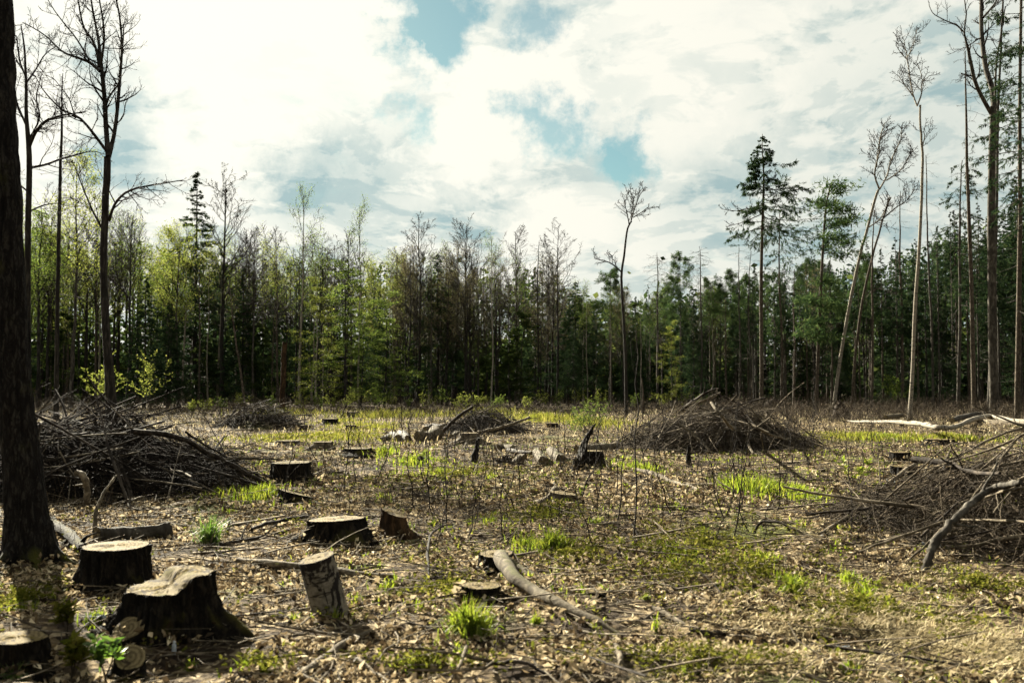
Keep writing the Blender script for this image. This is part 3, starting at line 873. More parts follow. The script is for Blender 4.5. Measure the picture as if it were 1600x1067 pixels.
TW = dict(dens=2.0, len=(.7, 2.3), n2=5, n3=3)
hero('bare_tree', 'dark bare tree with curving limbs, just right of the massive left trunk', 44,
     [(42, 648, 9), (43, 500, 7.5), (44, 350, 7), (46, 250, 6.5), (42, 180, 4.5), (41, 120, 3.2), (38, 70, 2.2), (34, 40, 1.2)],
     [[(46, 228, 4.5), (56, 205, 4), (72, 188, 3.3), (95, 180, 2.4), (132, 173, 1.2)], [(47, 262, 3.6), (70, 258, 3), (105, 246, 2.3), (142, 237, 1.4), (165, 240, .8)], [(43, 200, 3), (30, 170, 2.5), (22, 140, 1.8), (24, 100, 1)],
      [(41, 130, 2.5), (55, 110, 2), (70, 85, 1.4), (88, 70, .8)], [(40, 120, 2.5), (30, 90, 2), (28, 55, 1)], [(47, 215, 2.5), (62, 185, 2), (58, 150, 1.5), (66, 120, .8)], [(44, 300, 2.4), (24, 285, 1.8), (5, 282, 1)], [(47, 330, 2.2), (70, 320, 1.6), (95, 318, .8)]],
     TW, seed=2)
e, tp, tr, r = hero('dead_tree', 'thin straight dead conifer trunk left of the tall forked tree', 50,
                    [(88, 650, 6), (89, 500, 5), (91, 350, 4.4), (93, 220, 3), (94, 115, .9)], (), None, seed=3)
mb = MB(); dead_stubs(r, mb, tp, tr, 60, .3, .97, (.7, 2.2)); link('branches', mb.mesh('dead_stub_twigs', M['twig_dark']), e)
hero('bare_tree', 'tall dark forked tree with a long limb reaching right, behind the left brush pile', 42,
     [(176, 668, 16), (172, 600, 12), (165, 500, 9.5), (162, 400, 9), (164, 320, 8.5), (168, 262, 8.5), (170, 240, 8)],
     [[(169, 245, 6.5), (165, 190, 6), (162, 140, 5.5), (157, 100, 5), (152, 60, 3.6), (143, 20, 2.6), (134, -40, 1.5)], [(170, 245, 6), (180, 200, 5), (186, 140, 4.2), (190, 80, 3.2), (188, 40, 2.6), (178, -20, 1.6)],
      [(156, 112, 4.2), (140, 98, 3.8), (118, 90, 3), (95, 80, 2.4), (70, 55, 1.8), (38, 35, 1)], [(155, 105, 3.6), (148, 70, 3), (130, 40, 2.4), (122, 0, 1.8), (112, -40, 1)], [(158, 102, 3), (163, 60, 2.6), (160, 20, 2), (152, -30, 1.2)],
      [(166, 236, 4), (150, 215, 3.6), (125, 185, 2.8), (98, 172, 2.2), (70, 145, 1.5), (55, 118, .8)], [(170, 345, 4), (180, 318, 3.4), (200, 300, 2.8), (235, 292, 2.1), (288, 285, 1.1)],
      [(160, 358, 2.8), (145, 330, 2.2), (132, 298, 1.6), (118, 255, .9)], [(166, 158, 2.6), (180, 138, 2.4), (186, 130, 2)], [(186, 120, 2), (192, 80, 1.6), (194, 40, 1)], [(140, 95, 2.4), (118, 60, 1.8), (85, 20, 1.2), (62, -20, .7)],
      [(118, 185, 1.6), (105, 150, 1.2), (80, 120, .7)]],
     dict(dens=1.7, len=(.6, 2.0), n2=4, n3=3), seed=4, sides=14)
# right-hand group
hero('bare_tree', 'stout grey tree with a bare forked crown at the right edge', 56,
     [(1554, 651, 12.5), (1553, 600, 11), (1551, 500, 10.5), (1550, 400, 10), (1549, 300, 9), (1551, 215, 8.5), (1553, 165, 8.5)],
     [[(1553, 170, 7.5), (1551, 140, 7), (1541, 112, 6.3), (1536, 80, 5.8), (1533, 35, 5.2), (1534, -10, 4.5), (1530, -80, 2.5)], [(1550, 180, 5.2), (1536, 155, 5), (1524, 128, 4.6), (1517, 95, 4.2), (1514, 76, 3.4), (1508, 50, 2), (1512, 20, 1.5), (1504, -25, 1)],
      [(1507, 52, 2), (1495, 40, 1.8), (1478, 32, 1.4), (1458, 20, 1), (1452, 3, .7)], [(1536, 28, 3), (1550, 12, 2.4), (1572, -18, 1.6)], [(1524, 128, 2), (1512, 120, 1.5), (1500, 117, .8)], [(1555, 150, 3), (1556, 100, 2.4), (1562, 60, 2), (1570, 10, 1.4)], [(1533, 60, 2.4), (1524, 62, 1.4)]],
     dict(dens=.8, len=(.6, 2.0), n2=4, n3=2), mat='bark_grey', seed=5, sides=14)
hero('birch_tree', 'tall slender white birch in front of the right forest edge', 52,
     [(1421, 656, 5.5), (1426, 580, 4.4), (1430, 480, 4.2), (1436, 390, 3.8), (1440, 300, 3.4), (1440, 240, 3), (1436, 205, 2.6), (1433, 165, 2.4)],
     [[(1433, 166, 2), (1426, 145, 1.7), (1421, 110, 1.5), (1417, 85, 1.2), (1414, 62, .7)], [(1433, 166, 2), (1441, 145, 1.6), (1443, 130, 1.2), (1453, 118, .7)], [(1427, 150, 1.4), (1415, 133, 1.1), (1404, 115, .7)], [(1419, 95, 1.2), (1408, 85, 1), (1398, 72, .6)], [(1440, 235, 1.5), (1445, 215, 1.2), (1446, 200, .8)],
      [(1443, 135, 1), (1438, 110, .9), (1430, 95, .6)], [(1418, 90, 1), (1428, 65, .8), (1430, 45, .5)]],
     dict(dens=2.6, len=(.5, 1.5), n2=4, n3=2), mat='birch', seed=6)
hero('birch_tree', 'leaning pale birch with a forked crown above the dark root ball', 78,
     [(1303, 637, 4.5), (1310, 580, 4), (1325, 490, 3.8), (1342, 410, 3.5), (1358, 350, 3.2), (1374, 295, 3)],
     [[(1374, 296, 2.3), (1367, 272, 2), (1374, 242, 1.7), (1378, 215, 1.3), (1388, 190, .7)], [(1374, 296, 2.3), (1386, 275, 2), (1394, 250, 1.7), (1408, 222, 1.2), (1412, 200, .7)], [(1385, 282, 1.8), (1405, 268, 1.5), (1420, 248, 1), (1428, 235, .6)], [(1370, 262, 1.4), (1372, 230, 1.1), (1382, 205, .6)],
      [(1358, 355, 1.6), (1378, 338, 1.4), (1392, 305, 1)]],
     dict(dens=2.2, len=(.6, 1.9), n2=5, n3=2), mat='birch', seed=7)
hero('bare_tree', 'second leaning stem, thinner and greyer, beside the leaning birch', 80,
     [(1331, 640, 3.8), (1336, 560, 3.4), (1347, 470, 3), (1362, 400, 2.6), (1378, 340, 2.2), (1392, 303, 1.8)],
     [[(1376, 345, 1.6), (1400, 325, 1.3), (1420, 310, 1), (1430, 292, .6)], [(1350, 460, 1.2), (1372, 452, 1), (1395, 455, .6)]],
     dict(dens=1.8, len=(.6, 2.0), n2=4, n3=2), mat='bark_pale', seed=8)
e, tp, tr, r = hero('spruce_tree', 'tallest spruce with a sparse windblown top and long bare trunk', 72,
                    [(1190, 641, 5.5), (1190, 560, 4.5), (1189, 460, 4.2), (1190, 360, 3.4), (1191, 280, 2.2), (1190, 208, .6)],
                    [[(1190, 328, 1.4), (1170, 326, 1.1), (1148, 330, .8), (1128, 327, .5)], [(1190, 335, 1.3), (1165, 345, 1), (1140, 352, .5)], [(1190, 470, 1.2), (1204, 490, 1), (1215, 520, .6)]],
                    dict(dens=1.6, len=(.4, 1.2), n2=3), mat='bark_pale', seed=9,
                    conif=dict(n1=84, t0=.60, t1=.99, lmax=4.2, sprays=26, slen=.28, swid=.06, shape=.95, lop=(.3, 1, .2), gaps=.05, tip=.05, subs=6))
mb = MB(); dead_stubs(r, mb, tp, tr, 44, .12, .68, (.6, 2.2)); link('dead_branches', mb.mesh('stubs', M['twig_far']), e)
e, tp, tr, r = hero('pine_tree', 'windswept pine with foliage streaming to the right, beside the tallest spruce', 75,
                    [(1275, 642, 4.5), (1278, 560, 3.8), (1281, 460, 3.5), (1285, 360, 2.8), (1290, 310, 2), (1298, 283, 1)], (), None, mat='bark_pale', seed=10)
mb, ml = MB(), MB()
for (px, py, n, ln) in ((1299, 290, 3, 1.2), (1306, 298, 5, 1.8), (1290, 322, 6, 1.8), (1308, 330, 6, 2.0), (1305, 352, 6, 2.2), (1318, 345, 5, 1.8), (1300, 372, 6, 2.0), (1320, 380, 4, 1.6), (1288, 388, 4, 1.2), (1272, 318, 3, .9), (1312, 400, 4, 1.6), (1290, 440, 5, 1.5), (1262, 470, 6, 1.6), (1270, 505, 6, 1.8), (1290, 480, 5, 1.6), (1258, 520, 5, 1.4), (1282, 530, 5, 1.6)):
    s = tp[0][np.argmin(np.abs(tp[0][:, 2] - (at(px, py, 75)[2] - e.location[2] - .2)))]
    tgt = at(px, py, 75 + r.uniform(-1.5, 1.5)) - np.array(e.location)
    c = np.stack([s, (s + tgt) / 2 + [0, 0, .2], tgt]); p = resample(c, 7)[None]
    tubes(mb, p, np.linspace(.05, .02, 7)[None], 4)
    d = NRM(np.array([[1, .2, .25]])); cc = tgt + r.normal(size=(n * 16, 3)) * np.array([.55, .55, .16]) + np.linspace(-.3, 1, n * 16)[:, None] * np.array([[.5, 0, .18]])
    dd = rdir(r, len(cc)) * .55 + np.array([[.75, 0, .12]])
    tufts(r, ml, cc, NRM(dd), 4, .42, .08)
link('branches', mb.mesh('pine_boughs', M['twig_far']), e); link('crown', ml.mesh('pine_tufts', M['pine'], False), e)
mb = MB(); dead_stubs(r, mb, tp, tr, 24, .12, .7, (.5, 1.6)); link('dead_branches', mb.mesh('stubs', M['twig_far']), e)
e, tp, tr, r = hero('bare_tree', 'thin crooked tree with one low left branch rising above the forest edge', 58,
                    [(979, 652, 4.2), (977, 560, 3.6), (973, 480, 3.2), (971, 430, 3), (976, 395, 2.6), (980, 362, 2.3), (986, 345, 2)],
                    [[(986, 345, 1.7), (992, 325, 1.4), (998, 308, 1), (1003, 298, .6)], [(983, 352, 1.5), (980, 330, 1.2), (974, 312, .7)], [(989, 340, 1.4), (1002, 332, 1.1), (1012, 322, .6)], [(971, 425, 2), (958, 414, 1.6), (945, 408, 1.2), (928, 403, .6)], [(986, 345, 1.2), (988, 320, 1), (986, 300, .5)]],
                    dict(dens=2.6, len=(.4, 1.3), n2=4, n3=2), seed=11, mat='bark_dark')


def tall_pole(px0, py0, px1, py1, Y, rb, rt, label, seed, mat='bark_pale', n=40, t0=.1, foliage=None, name='spruce_tree'):
    e, tp, tr, r = hero(name, label, Y, [(px0, py0, rb), ((px0 * 2 + px1) / 3 + 1, (py0 * 2 + py1) / 3, rb * .8), ((px0 + px1 * 2) / 3 - 1, (py0 + py1 * 2) / 3, rb * .6), (px1, py1, rt)], (), None, mat=mat, seed=seed)
    mb = MB(); dead_stubs(r, mb, tp, tr, n, t0, .97, (.5, 1.9))
    link('dead_branches', mb.mesh('pole_stubs', M['twig_far']), e)
    if foliage:
        mb, ml = conifer(r, tp, tr, **foliage)
        link('branches', mb.mesh('pole_branches', M['twig_far']), e); link('crown', ml.mesh('pole_crown', M['spruce'], False), e)


FOL = dict(n1=50, t0=.4, t1=.99, lmax=2.6, sprays=18, slen=.25, swid=.05, shape=.5, tip=.02, gaps=.3, subs=6)
tall_pole(1522, 642, 1507, 80, 60, 6, 1.2, 'pale slightly curved spruce trunk left of the stout grey tree', 20, n=50, t0=.15)
tall_pole(1589, 660, 1597, -60, 52, 7, 3, 'dark-crowned spruce with a straight pale trunk at the right edge', 21, foliage=dict(FOL, lmax=2.8, t0=.5))
tall_pole(1610, 668, 1622, -120, 48, 8, 3, 'spruce whose dark boughs hang in from beyond the right edge', 22, foliage=dict(FOL, lmax=3.0, t0=.4))
tall_pole(1545, 640, 1572, -40, 70, 5, 2, 'slim dark spruce behind the stout grey tree', 23, mat='bark_grey', foliage=dict(FOL, lmax=2.2, t0=.6))
tall_pole(1497, 636, 1502, 250, 78, 4.5, 1, 'grey spruce with tiered green boughs left of the curved trunk', 24, mat='bark_grey', foliage=dict(FOL, t0=.4, lmax=2.8))
tall_pole(1458, 636, 1447, 240, 82, 3.2, .8, 'thin dead spire just right of the slender white birch', 25, mat='bark_grey', name='dead_tree')
tall_pole(1410, 632, 1408, 300, 86, 3.6, .8, 'slim dead spire just left of the slender white birch', 26, mat='bark_pale', name='dead_tree')
tall_pole(1156, 634, 1155, 385, 84, 2.6, .6, 'left one of two thin dead spires left of the tallest spruce', 27, mat='bark_grey', name='dead_tree')
tall_pole(1172, 634, 1170, 392, 84, 2.6, .6, 'right one of two thin dead spires left of the tallest spruce', 28, mat='bark_grey', name='dead_tree')
tall_pole(1221, 636, 1222, 335, 80, 3.4, .8, 'spruce with drooping boughs just right of the tallest spruce', 29, foliage=dict(FOL, t0=.55, lmax=3.6, lop=(.5, 1, 0)))
tall_pole(1095, 634, 1095, 385, 86, 3, .5, 'bristly dead spire rising right of the central brush pile', 30, mat='bark_grey', n=110, t0=.4, name='dead_tree')
tall_pole(1027, 633, 1026, 393, 88, 3, .5, 'bristly dead spire above the left half of the central brush pile', 31, mat='bark_grey', n=110, t0=.4, name='dead_tree')
tall_pole(840, 633, 841, 378, 88, 2.8, .5, 'lone bristly dead spire between bare crowns at the middle', 32, mat='bark_dark', n=90, t0=.4, name='dead_tree')
tall_pole(1362, 640, 1362, 330, 76, 3.6, 1, 'straight pale trunk between the leaning stems and the white birch', 33, n=40)
tall_pole(1240, 636, 1245, 420, 84, 3, 1, 'thin pale pole halfway between tallest spruce and windswept pine', 34, n=30)


def tree_px(kind, vi, px, py, top, Y, label, rz=0.0, wide=1.0, base=18.0):
    p = at(px, py, Y)
    return stand(kind, vi, p[0], Y, CAM_H + (HORIZON - top) / FPX * Y, rz, label, 'tree', None, NAMES[kind], base, wide)


tree_px('bare', 0, 345, 634, 272, 88, 'large bare dome-crowned tree beside the pointed spruce', .4, 1.25)
tree_px('spruce', 0, 303, 632, 262, 100, 'pointed dark spruce overtopping the left forest edge', 1, 1.5)
tree_px('birch', 0, 470, 635, 303, 87, 'white birch with a feathery fan top left of the middle', .3, 1.0)
tree_px('birch', 1, 561, 635, 316, 87, 'thin white birch with wispy upright top above tiered green foliage', 2, .9)
tree_px('bare', 2, 652, 634, 345, 90, 'gnarled dark bare tree left of the small bright spruce', 2.2, 1.2)
tree_px('spruce', 1, 683, 633, 395, 92, 'small bright spruce standing out at the middle of the forest edge', .2, 1.5)
tree_px('bare', 3, 727, 634, 348, 90, 'bare tree with a rounded fan of twigs at the middle', .9, 1.3)
tree_px('birch', 1, 766, 636, 368, 84, 'single white birch stem right of the rounded fan tree', 4, .9)
tree_px('bare', 1, 806, 634, 360, 90, 'tall bare twiggy tree at the middle of the skyline', 3, 1.0)
tree_px('bare', 0, 872, 634, 355, 89, 'bare tree with wispy spreading top right of the middle', 5, 1.0)
tree_px('spruce', 2, 900, 633, 437, 92, 'dark cone-shaped spruce at the dip in the skyline', .5, 1.7)
tree_px('pine', 0, 955, 633, 418, 90, 'round-topped dark pine behind the thin crooked tree', 1.5, 1.2)
tree_px('pine', 1, 1064, 633, 395, 90, 'pine with layered flat tufts above the central brush pile', 2.5, 1.0)
tree_px('birch', 0, 1002, 636, 470, 82, 'short pale birch stem right of the thin crooked tree', 1, .8)
tree_px('birch', 1, 955, 636, 460, 84, 'pale birch stem left of the thin crooked tree', 1.7, .8)
tree_px('layered', 0, 540, 640, 400, 78, 'broad yellow-green tree with tiers of leaves left of the middle', .3, 1.15, 12.0)
tree_px('layered', 1, 500, 638, 430, 82, 'smaller yellow-green tiered tree behind the white feathery birch', 2, 1.1, 12.0)
tree_px('layered', 0, 600, 638, 450, 83, 'low tiered leafy tree right of the broad yellow-green one', 4, 1.2, 12.0)
tree_px('leafy', 1, 280, 636, 360, 86, 'leafy tree with golden-green crown below the pointed spruce', 1, 1.2)
tree_px('leafy', 1, 110, 640, 250, 84, 'tall weeping yellow-green tree behind the thin dead conifer', 3, 1.0)
tree_px('leafy', 2, 60, 640, 330, 84, 'leafy tree close beside the massive left trunk', 3, 1.2)
tree_px('spruce', 0, 225, 640, 430, 80, 'near-black spruce in the shade right of the forked tree', 3, 1.5)
tree_px('spruce', 1, 262, 640, 470, 84, 'lower near-black spruce under the pointed spruce', 3, 1.6)
tree_px('bare', 3, 200, 638, 335, 84, 'bare upright tree right of the tall forked tree', 1, 1.1)
tree_px('bare', 0, 500, 636, 370, 88, 'bare tree with rounded crown between the two feathery birches', 1, 1.0)
tree_px('bare', 1, 395, 636, 370, 86, 'dark tree with a small rounded crown right of the dome-crowned tree', 1, .9)
tree_px('layered', 1, 1050, 640, 500, 78, 'leafy green young tree behind the central brush pile', 4, .9, 12.0)

# snags and slanted stems at the edge of the wood
e, tp, tr, r = hero('tree_snag', 'thick broken-off trunk standing behind the small back brush pile', 62, [(441, 650, 7.5), (441, 610, 6.8), (443, 570, 6.5), (444, 536, 6)], (), None, mat='bark_brown', seed=40, sides=12)
hero('tree_snag', 'short pale broken stem standing left of the central brush pile', 62, [(1005, 650, 3.2), (1005, 625, 2.6), (1006, 590, 1.6)], (), None, mat='bark_pale', seed=41)
hero('tree_snag', 'pale slanted dead stem leaning in front of the left forest edge', 70, [(384, 642, 3), (376, 580, 2.4), (364, 510, 1.8), (360, 450, 1)], (), dict(dens=.8, len=(.4, 1), n2=2, trunk=.4), mat='bark_pale', seed=42)


# ------------------------------------------------------------------ stumps, logs, sticks
def polar_stump(r, rad, H, flare, lobes, tilt, zf=None, nseg=44, lump=.05):
    th = np.arange(nseg) * 2 * math.pi / nseg
    prof = 1 + lump * (np.sin(2 * th + r.uniform(0, 6)) + .6 * np.sin(3 * th + r.uniform(0, 6)) + .5 * np.sin(5 * th + r.uniform(0, 6)) + .35 * np.sin(9 * th + r.uniform(0, 6)))
    lob = np.zeros(nseg)
    for a, w, amp in lobes:
        lob = np.maximum(lob, amp * np.exp(-((np.angle(np.exp(1j * (th - a)))) / w) ** 2))
    rows = []
    ts = np.array([1, .975, .92, .84, .76, .68, .6, .52, .44, .36, .28, .2, .13, .06, -.12, -.3])
    rid = r.normal(size=nseg) * .05 * min(1, flare * 4 + .2)
    for k, t in enumerate(ts):
        f = (1 - max(t, 0)) ** 2.2
        rid = rid * .86 + r.normal(size=nseg) * .026 * min(1, flare * 4 + .2)
        R = rad * prof * (1 + flare * f * .5 + lob * f) * (1 + rid)
        x, y = R * np.cos(th), R * np.sin(th)
        zt = H + tilt[0] * x + tilt[1] * y if zf is None else zf(x * .96 / (1 + flare * f * .5 + lob * f), y * .96 / (1 + flare * f * .5 + lob * f))
        rows.append(np.stack([x, y, zt * t + (0 if t > .9 else r.normal(size=nseg) * .004)], -1))
    Rin = rad * prof * .955
    x, y = Rin * np.cos(th), Rin * np.sin(th)
    zt = H + tilt[0] * x + tilt[1] * y if zf is None else zf(x, y)
    rows.insert(0, np.stack([x, y, zt - .012], -1))
    v = np.concatenate(rows); n = len(rows)
    i = np.arange(n - 1)[:, None] * nseg; j = np.arange(nseg)[None]; j2 = (j + 1) % nseg
    mb = MB().add(v, np.stack([i + j, i + nseg + j, i + nseg + j2, i + j2], -1).reshape(-1, 4))
    # cut face: rings towards the pith
    fr = np.array([.975, .85, .65, .45, .25, .1]); cr = []
    for f in fr:
        x, y = rad * prof * f * np.cos(th), rad * prof * f * np.sin(th)
        zt = H + tilt[0] * x + tilt[1] * y if zf is None else zf(x, y)
        cr.append(np.stack([x, y, zt + r.normal(size=nseg) * (.0035 if f < .95 else .001)], -1))
    zc = H if zf is None else float(zf(np.zeros(1), np.zeros(1))[0])
    v = np.concatenate(cr + [np.array([[0, 0, zc]])]); n = len(fr)
    i = np.arange(n - 1)[:, None] * nseg
    q = np.stack([i + j, i + j2, i + nseg + j2, i + nseg + j], -1).reshape(-1, 4)
    t = np.stack([(n - 1) * nseg + j[0], (n - 1) * nseg + j2[0], np.full(nseg, n * nseg)], -1)
    return mb, MB().add(v, q, t)


STUMPS = [(-4.4, 9.1, .27)]


def stump(label, px, ptop, hw, pbase, seed, flare=.35, lobes=None, tilt=(0, 0), bark='bark_stump', cut='cut', zf=None, roots=(), rmat=None, lump=.05, name='tree_stump', nseg=72, drop=0.0):
    r = np.random.default_rng(300 + seed)
    g = gp(px, pbase)
    rad = hw * g[1] / FPX
    cx, cy = g[0], g[1] + rad * .9
    cx = (px - 800) / FPX * cy
    z0 = hz(cx, cy)
    STUMPS.append((cx, cy, rad))
    top = at(px, ptop, cy)
    H = max(top[2] - z0, .03)
    if lobes is None:
        lobes = [(r.uniform(0, 6.28), r.uniform(.2, .4), r.uniform(.25, .7)) for _ in range(5)]
    e = thing(name, label, 'stump', (cx, cy, z0))
    b, c = polar_stump(r, rad, H, flare, lobes, tilt, None if zf is None else (lambda x, y: zf(x / rad, y / rad, H)), nseg, lump)
    link('bark', b.mesh('stump_bark', M[bark]), e)
    link('cut_face', c.mesh('stump_cut', M[cut]), e)
    for ctrl in roots:
        pts = []
        for (rx, ry, rr, lift) in ctrl:
            q = gp(rx, ry); pts.append([q[0] - cx, q[1] - cy, q[2] - z0 + lift, rr * q[1] / FPX])
        s = resample(np.array(pts), 22)
        s[:, :3] += r.normal(size=(22, 3)) * .004
        link('root', tubes(MB(), s[None, :, :3], s[None, :, 3], 10).mesh('stump_root', M[rmat or bark]), e)
    return e


def two_level(x, y, H):
    # ledge at the left front lower than the slab at the right back, with a splintered step between
    s = 1 / (1 + np.exp(-((x * .8 + y * .55) - .12) * 16))
    return H * (.72 + .28 * s) + .012 * H * np.sin(x * 13 + y * 9 + 2 * np.sin(7 * y)) * (1 - s) + .05 * H * np.exp(-((x * .8 + y * .55 - .05) / .09) ** 2) * np.sin(17 * x - 29 * y) + .015 * H * np.sin(11 * x + 3) * np.cos(9 * y)


stump('broad old stump with a two-level mossy cut and spreading roots', 270, 893, 66, 998, 1, flare=.32, lobes=[(3.5, .3, .7), (-.25, .28, 1.0), (4.7, .4, .25), (1.5, .4, .4)], zf=two_level, cut='cut_moss', lump=.05, nseg=120)
stump('smooth round stump with a clean pale cut beside the massive trunk', 186, 852, 52, 928, 2, flare=.25, lobes=[(3.4, .3, .3), (5.6, .25, .35), (4.6, .2, .25), (1, .3, .3)], lump=.03, nseg=100)
stump('mossy stump cut by the bottom left corner', 36, 995, 46, 1062, 3, flare=.3, cut='cut_moss', lump=.05, nseg=100)
stump('small slanted stump with oval cut in front of the broad old stump', 208, 981, 24, 1012, 4, flare=.1, tilt=(.15, .6), cut='cut_old')
stump('lowest small slanted stump nearest the camera with yellow lichen', 212, 1026, 22, 1062, 5, flare=.1, tilt=(-.2, .65), cut='cut_old')
stump('dark stump with pale cracked cut behind the upright birch billet', 527, 810, 41, 853, 6, flare=.35, cut='cut', tilt=(.04, -.02))
stump('orange-brown splintered stump right of the cracked pale stump', 617, 800, 19, 840, 7, flare=.6, bark='bark_brown', cut='cut_old', tilt=(-.35, .1), lobes=[(-.3, .4, 1.3), (4.5, .4, .5)])
stump('square black stump in front of the left brush pile end', 457, 722, 31, 757, 8, flare=.15, cut='cut_moss', tilt=(.02, .0), lobes=[(-.4, .3, .5)])
stump('low mossy slanting stump beside the patch of fresh shoots', 463, 770, 24, 787, 9, flare=.4, cut='cut_moss', tilt=(-.25, -.1), lobes=[(-.3, .4, 1.1)])
stump('low moss-covered stump behind the big bright grass tuft', 752, 914, 30, 943, 10, flare=.35, cut='cut_moss', lobes=[(-.1, .5, .6)])
stump('grey stump whose long pale root runs down to the right', 776, 864, 27, 893, 11, flare=.4, cut='cut_old', tilt=(.05, .05), rmat='bark_root',
      roots=[[(783, 897, 13, .15), (790, 906, 12, .12), (804, 918, 10.5, .08), (832, 932, 9.5, .05), (868, 948, 9.5, .035), (905, 963, 8.5, .02), (940, 978, 6.5, .01), (970, 990, 3, -.01)], [(792, 892, 8, .09), (812, 898, 7, .05), (835, 904, 5.5, .02), (860, 909, 2.5, -.01)]])
stump('little flat stump right of the long pale root', 932, 923, 15, 936, 12, flare=.15, lobes=[], cut='cut_old')
stump('sunlit stump with a pale root to its left, beyond the two grass tufts', 880, 770, 22, 787, 13, flare=.5, bark='bark_root', cut='cut_old', lobes=[(3.2, .35, 1.2), (4.2, .3, .5)], tilt=(-.1, .0), rmat='bark_root',
      roots=[[(868, 772, 6, .08), (858, 779, 4, .04), (842, 783, 2.5, .01)]])
stump('pale stump with splayed grey roots in front of the middle brush pile', 734, 676, 15, 693, 14, flare=.7, bark='bark_root', cut='cut_old', lobes=[(3.7, .3, 1.3), (-.5, .3, 1.3), (4.6, .2, 1.0)])
stump('dark mound-like stump left of the short logs', 560, 700, 22, 716, 15, flare=.7, cut='cut_moss')
stump('black stump, nearer of the pair left of the right brush pile', 1410, 728, 20, 746, 16, flare=.15, cut='cut_moss', lobes=[])
stump('black stump, farther of the pair left of the right brush pile', 1403, 706, 16, 721, 17, flare=.15, cut='cut_moss', lobes=[])
stump('low dark mossy stump on the grass strip under the fallen birch', 1466, 686, 20, 694, 18, flare=.6, cut='cut_moss')
stump('dark little stump at the back edge of the far grass strip', 516, 654, 12, 663, 19, flare=.2, cut='cut_moss')
stump('whitish little stump highest on the far grass strip', 548, 643, 13, 652, 20, flare=.2, bark='bark_grey', cut='cut')
stump('tiny dark stump right of the small back brush pile', 478, 664, 8, 672, 21, flare=.2, cut='cut_moss')
stump('tiny stump in the middle of the far grass strip', 549, 664, 8, 671, 22, flare=.2, cut='cut_old')
stump('pale small stump left of the round brown shrub', 887, 639, 8, 651, 23, flare=.3, bark='bark_root', cut='cut')
stump('tiny dark stump right of the middle brush pile', 863, 661, 9, 669, 24, flare=.3, cut='cut_old')
stump('flat pale mossy stump in front of the far grass strip', 452, 688, 17, 696, 25, flare=.6, bark='bark_grey', cut='cut_moss')
stump('ragged bleached stump in front of the far grass strip', 506, 690, 14, 703, 26, flare=.8, bark='bark_root', cut='cut_old', lobes=[(-.5, .3, 1.2), (3.6, .3, 1)])
stump('dark stump right beside the jagged black broken stump', 925, 704, 17, 731, 27, flare=.25, cut='cut_moss')


def tube_thing(name, label, cat, ctrl, mat, seed, group=None, m=20, sides=9, rough=.006, caps=None, forks=0, lift_all=0.0):
    """ctrl: (px, py of the ground point below, radius px, lift m)"""
    r = np.random.default_rng(500 + seed)
    w = []
    for (px, py, rr, lift) in ctrl:
        g = gp(px, py); w.append([g[0], g[1], g[2] + lift + rr * g[1] / FPX * .75, rr * g[1] / FPX])
    w = np.array(w); o = w[0, :3].copy(); o[2] = hz(o[0], o[1])
    w[:, :3] -= o
    s = resample(w, m); s[:, :3] += np.cumsum(r.normal(size=(m, 3)), 0) * rough * .5 + r.normal(size=(m, 3)) * rough * .3
    s[:, 3] *= 1 + r.normal(size=m) * .07 + .3 * (r.random(m) < .1)
    mb = tubes(MB(), s[None, :, :3], s[None, :, 3], sides)
    mb.v[0] = mb.v[0] + r.normal(size=mb.v[0].shape) * np.repeat(s[:, 3], sides)[:, None] * .07
    if forks:
        a, b = spawn(r, s[None, :, :3], s[None, :, 3], forks, .3, .95, (25, 60), ('r', .15, .4), .55, up=.02, jit=.12, P=6, rmin=.004)
        tubes(mb, a, b, 5)
    if caps is None:
        # closed ends
        for ei, dr in ((0, -1), (-1, 1)):
            k0 = 0 if ei == 0 else (m - 1) * sides
            base = mb.v[0]
            mb.add(np.vstack([base[k0:k0 + sides], s[ei, :3][None]]), None, [(i, (i + 1) % sides, sides) if dr > 0 else ((i + 1) % sides, i, sides) for i in range(sides)])
        ob = link(name, mb.mesh(name, M[mat]))
        ob.location = o
        return tag(ob, label, cat, group)
    e = thing(name, label, cat, o, 0, group)
    link('bark', mb.mesh('log_bark', M[mat]), e)
    base = mb.v[0]
    for ei in (0, -1):
        k0 = 0 if ei == 0 else (m - 1) * sides
        ring = base[k0:k0 + sides]; c = ring.mean(0); t = NRM(s[ei, :3] - s[1 if ei == 0 else -2, :3])
        v = np.vstack([ring * .94 + c * .06 + t * .004, c + t * .004])
        # local frame so the growth rings centre on the end
        ax = Vector(t).to_track_quat('Z', 'Y').to_matrix(); A = np.array(ax)
        tri = [((i, (i + 1) % sides, sides) if ei else ((i + 1) % sides, i, sides)) for i in range(sides)]
        me = MB().add((v - c) @ A, None, tri).mesh('log_end', M[caps], False)
        q = link('cut_end', me, e); q.matrix_local = Matrix.Translation(Vector(c)) @ ax.to_4x4()
    return e


def log(label, x0, y0, x1, y1, rr, seed, mat='bark_grey', cut='cut', lift=0.0, bend=0.0, group=None):
    mx, my = (x0 + x1) / 2 + bend, (y0 + y1) / 2
    return tube_thing('log', label, 'log', [(x0, y0, rr, lift), (mx, my, rr * .98, lift), (x1, y1, rr * .95, lift)], mat, seed, group, m=10, sides=16, rough=.004, caps=cut)


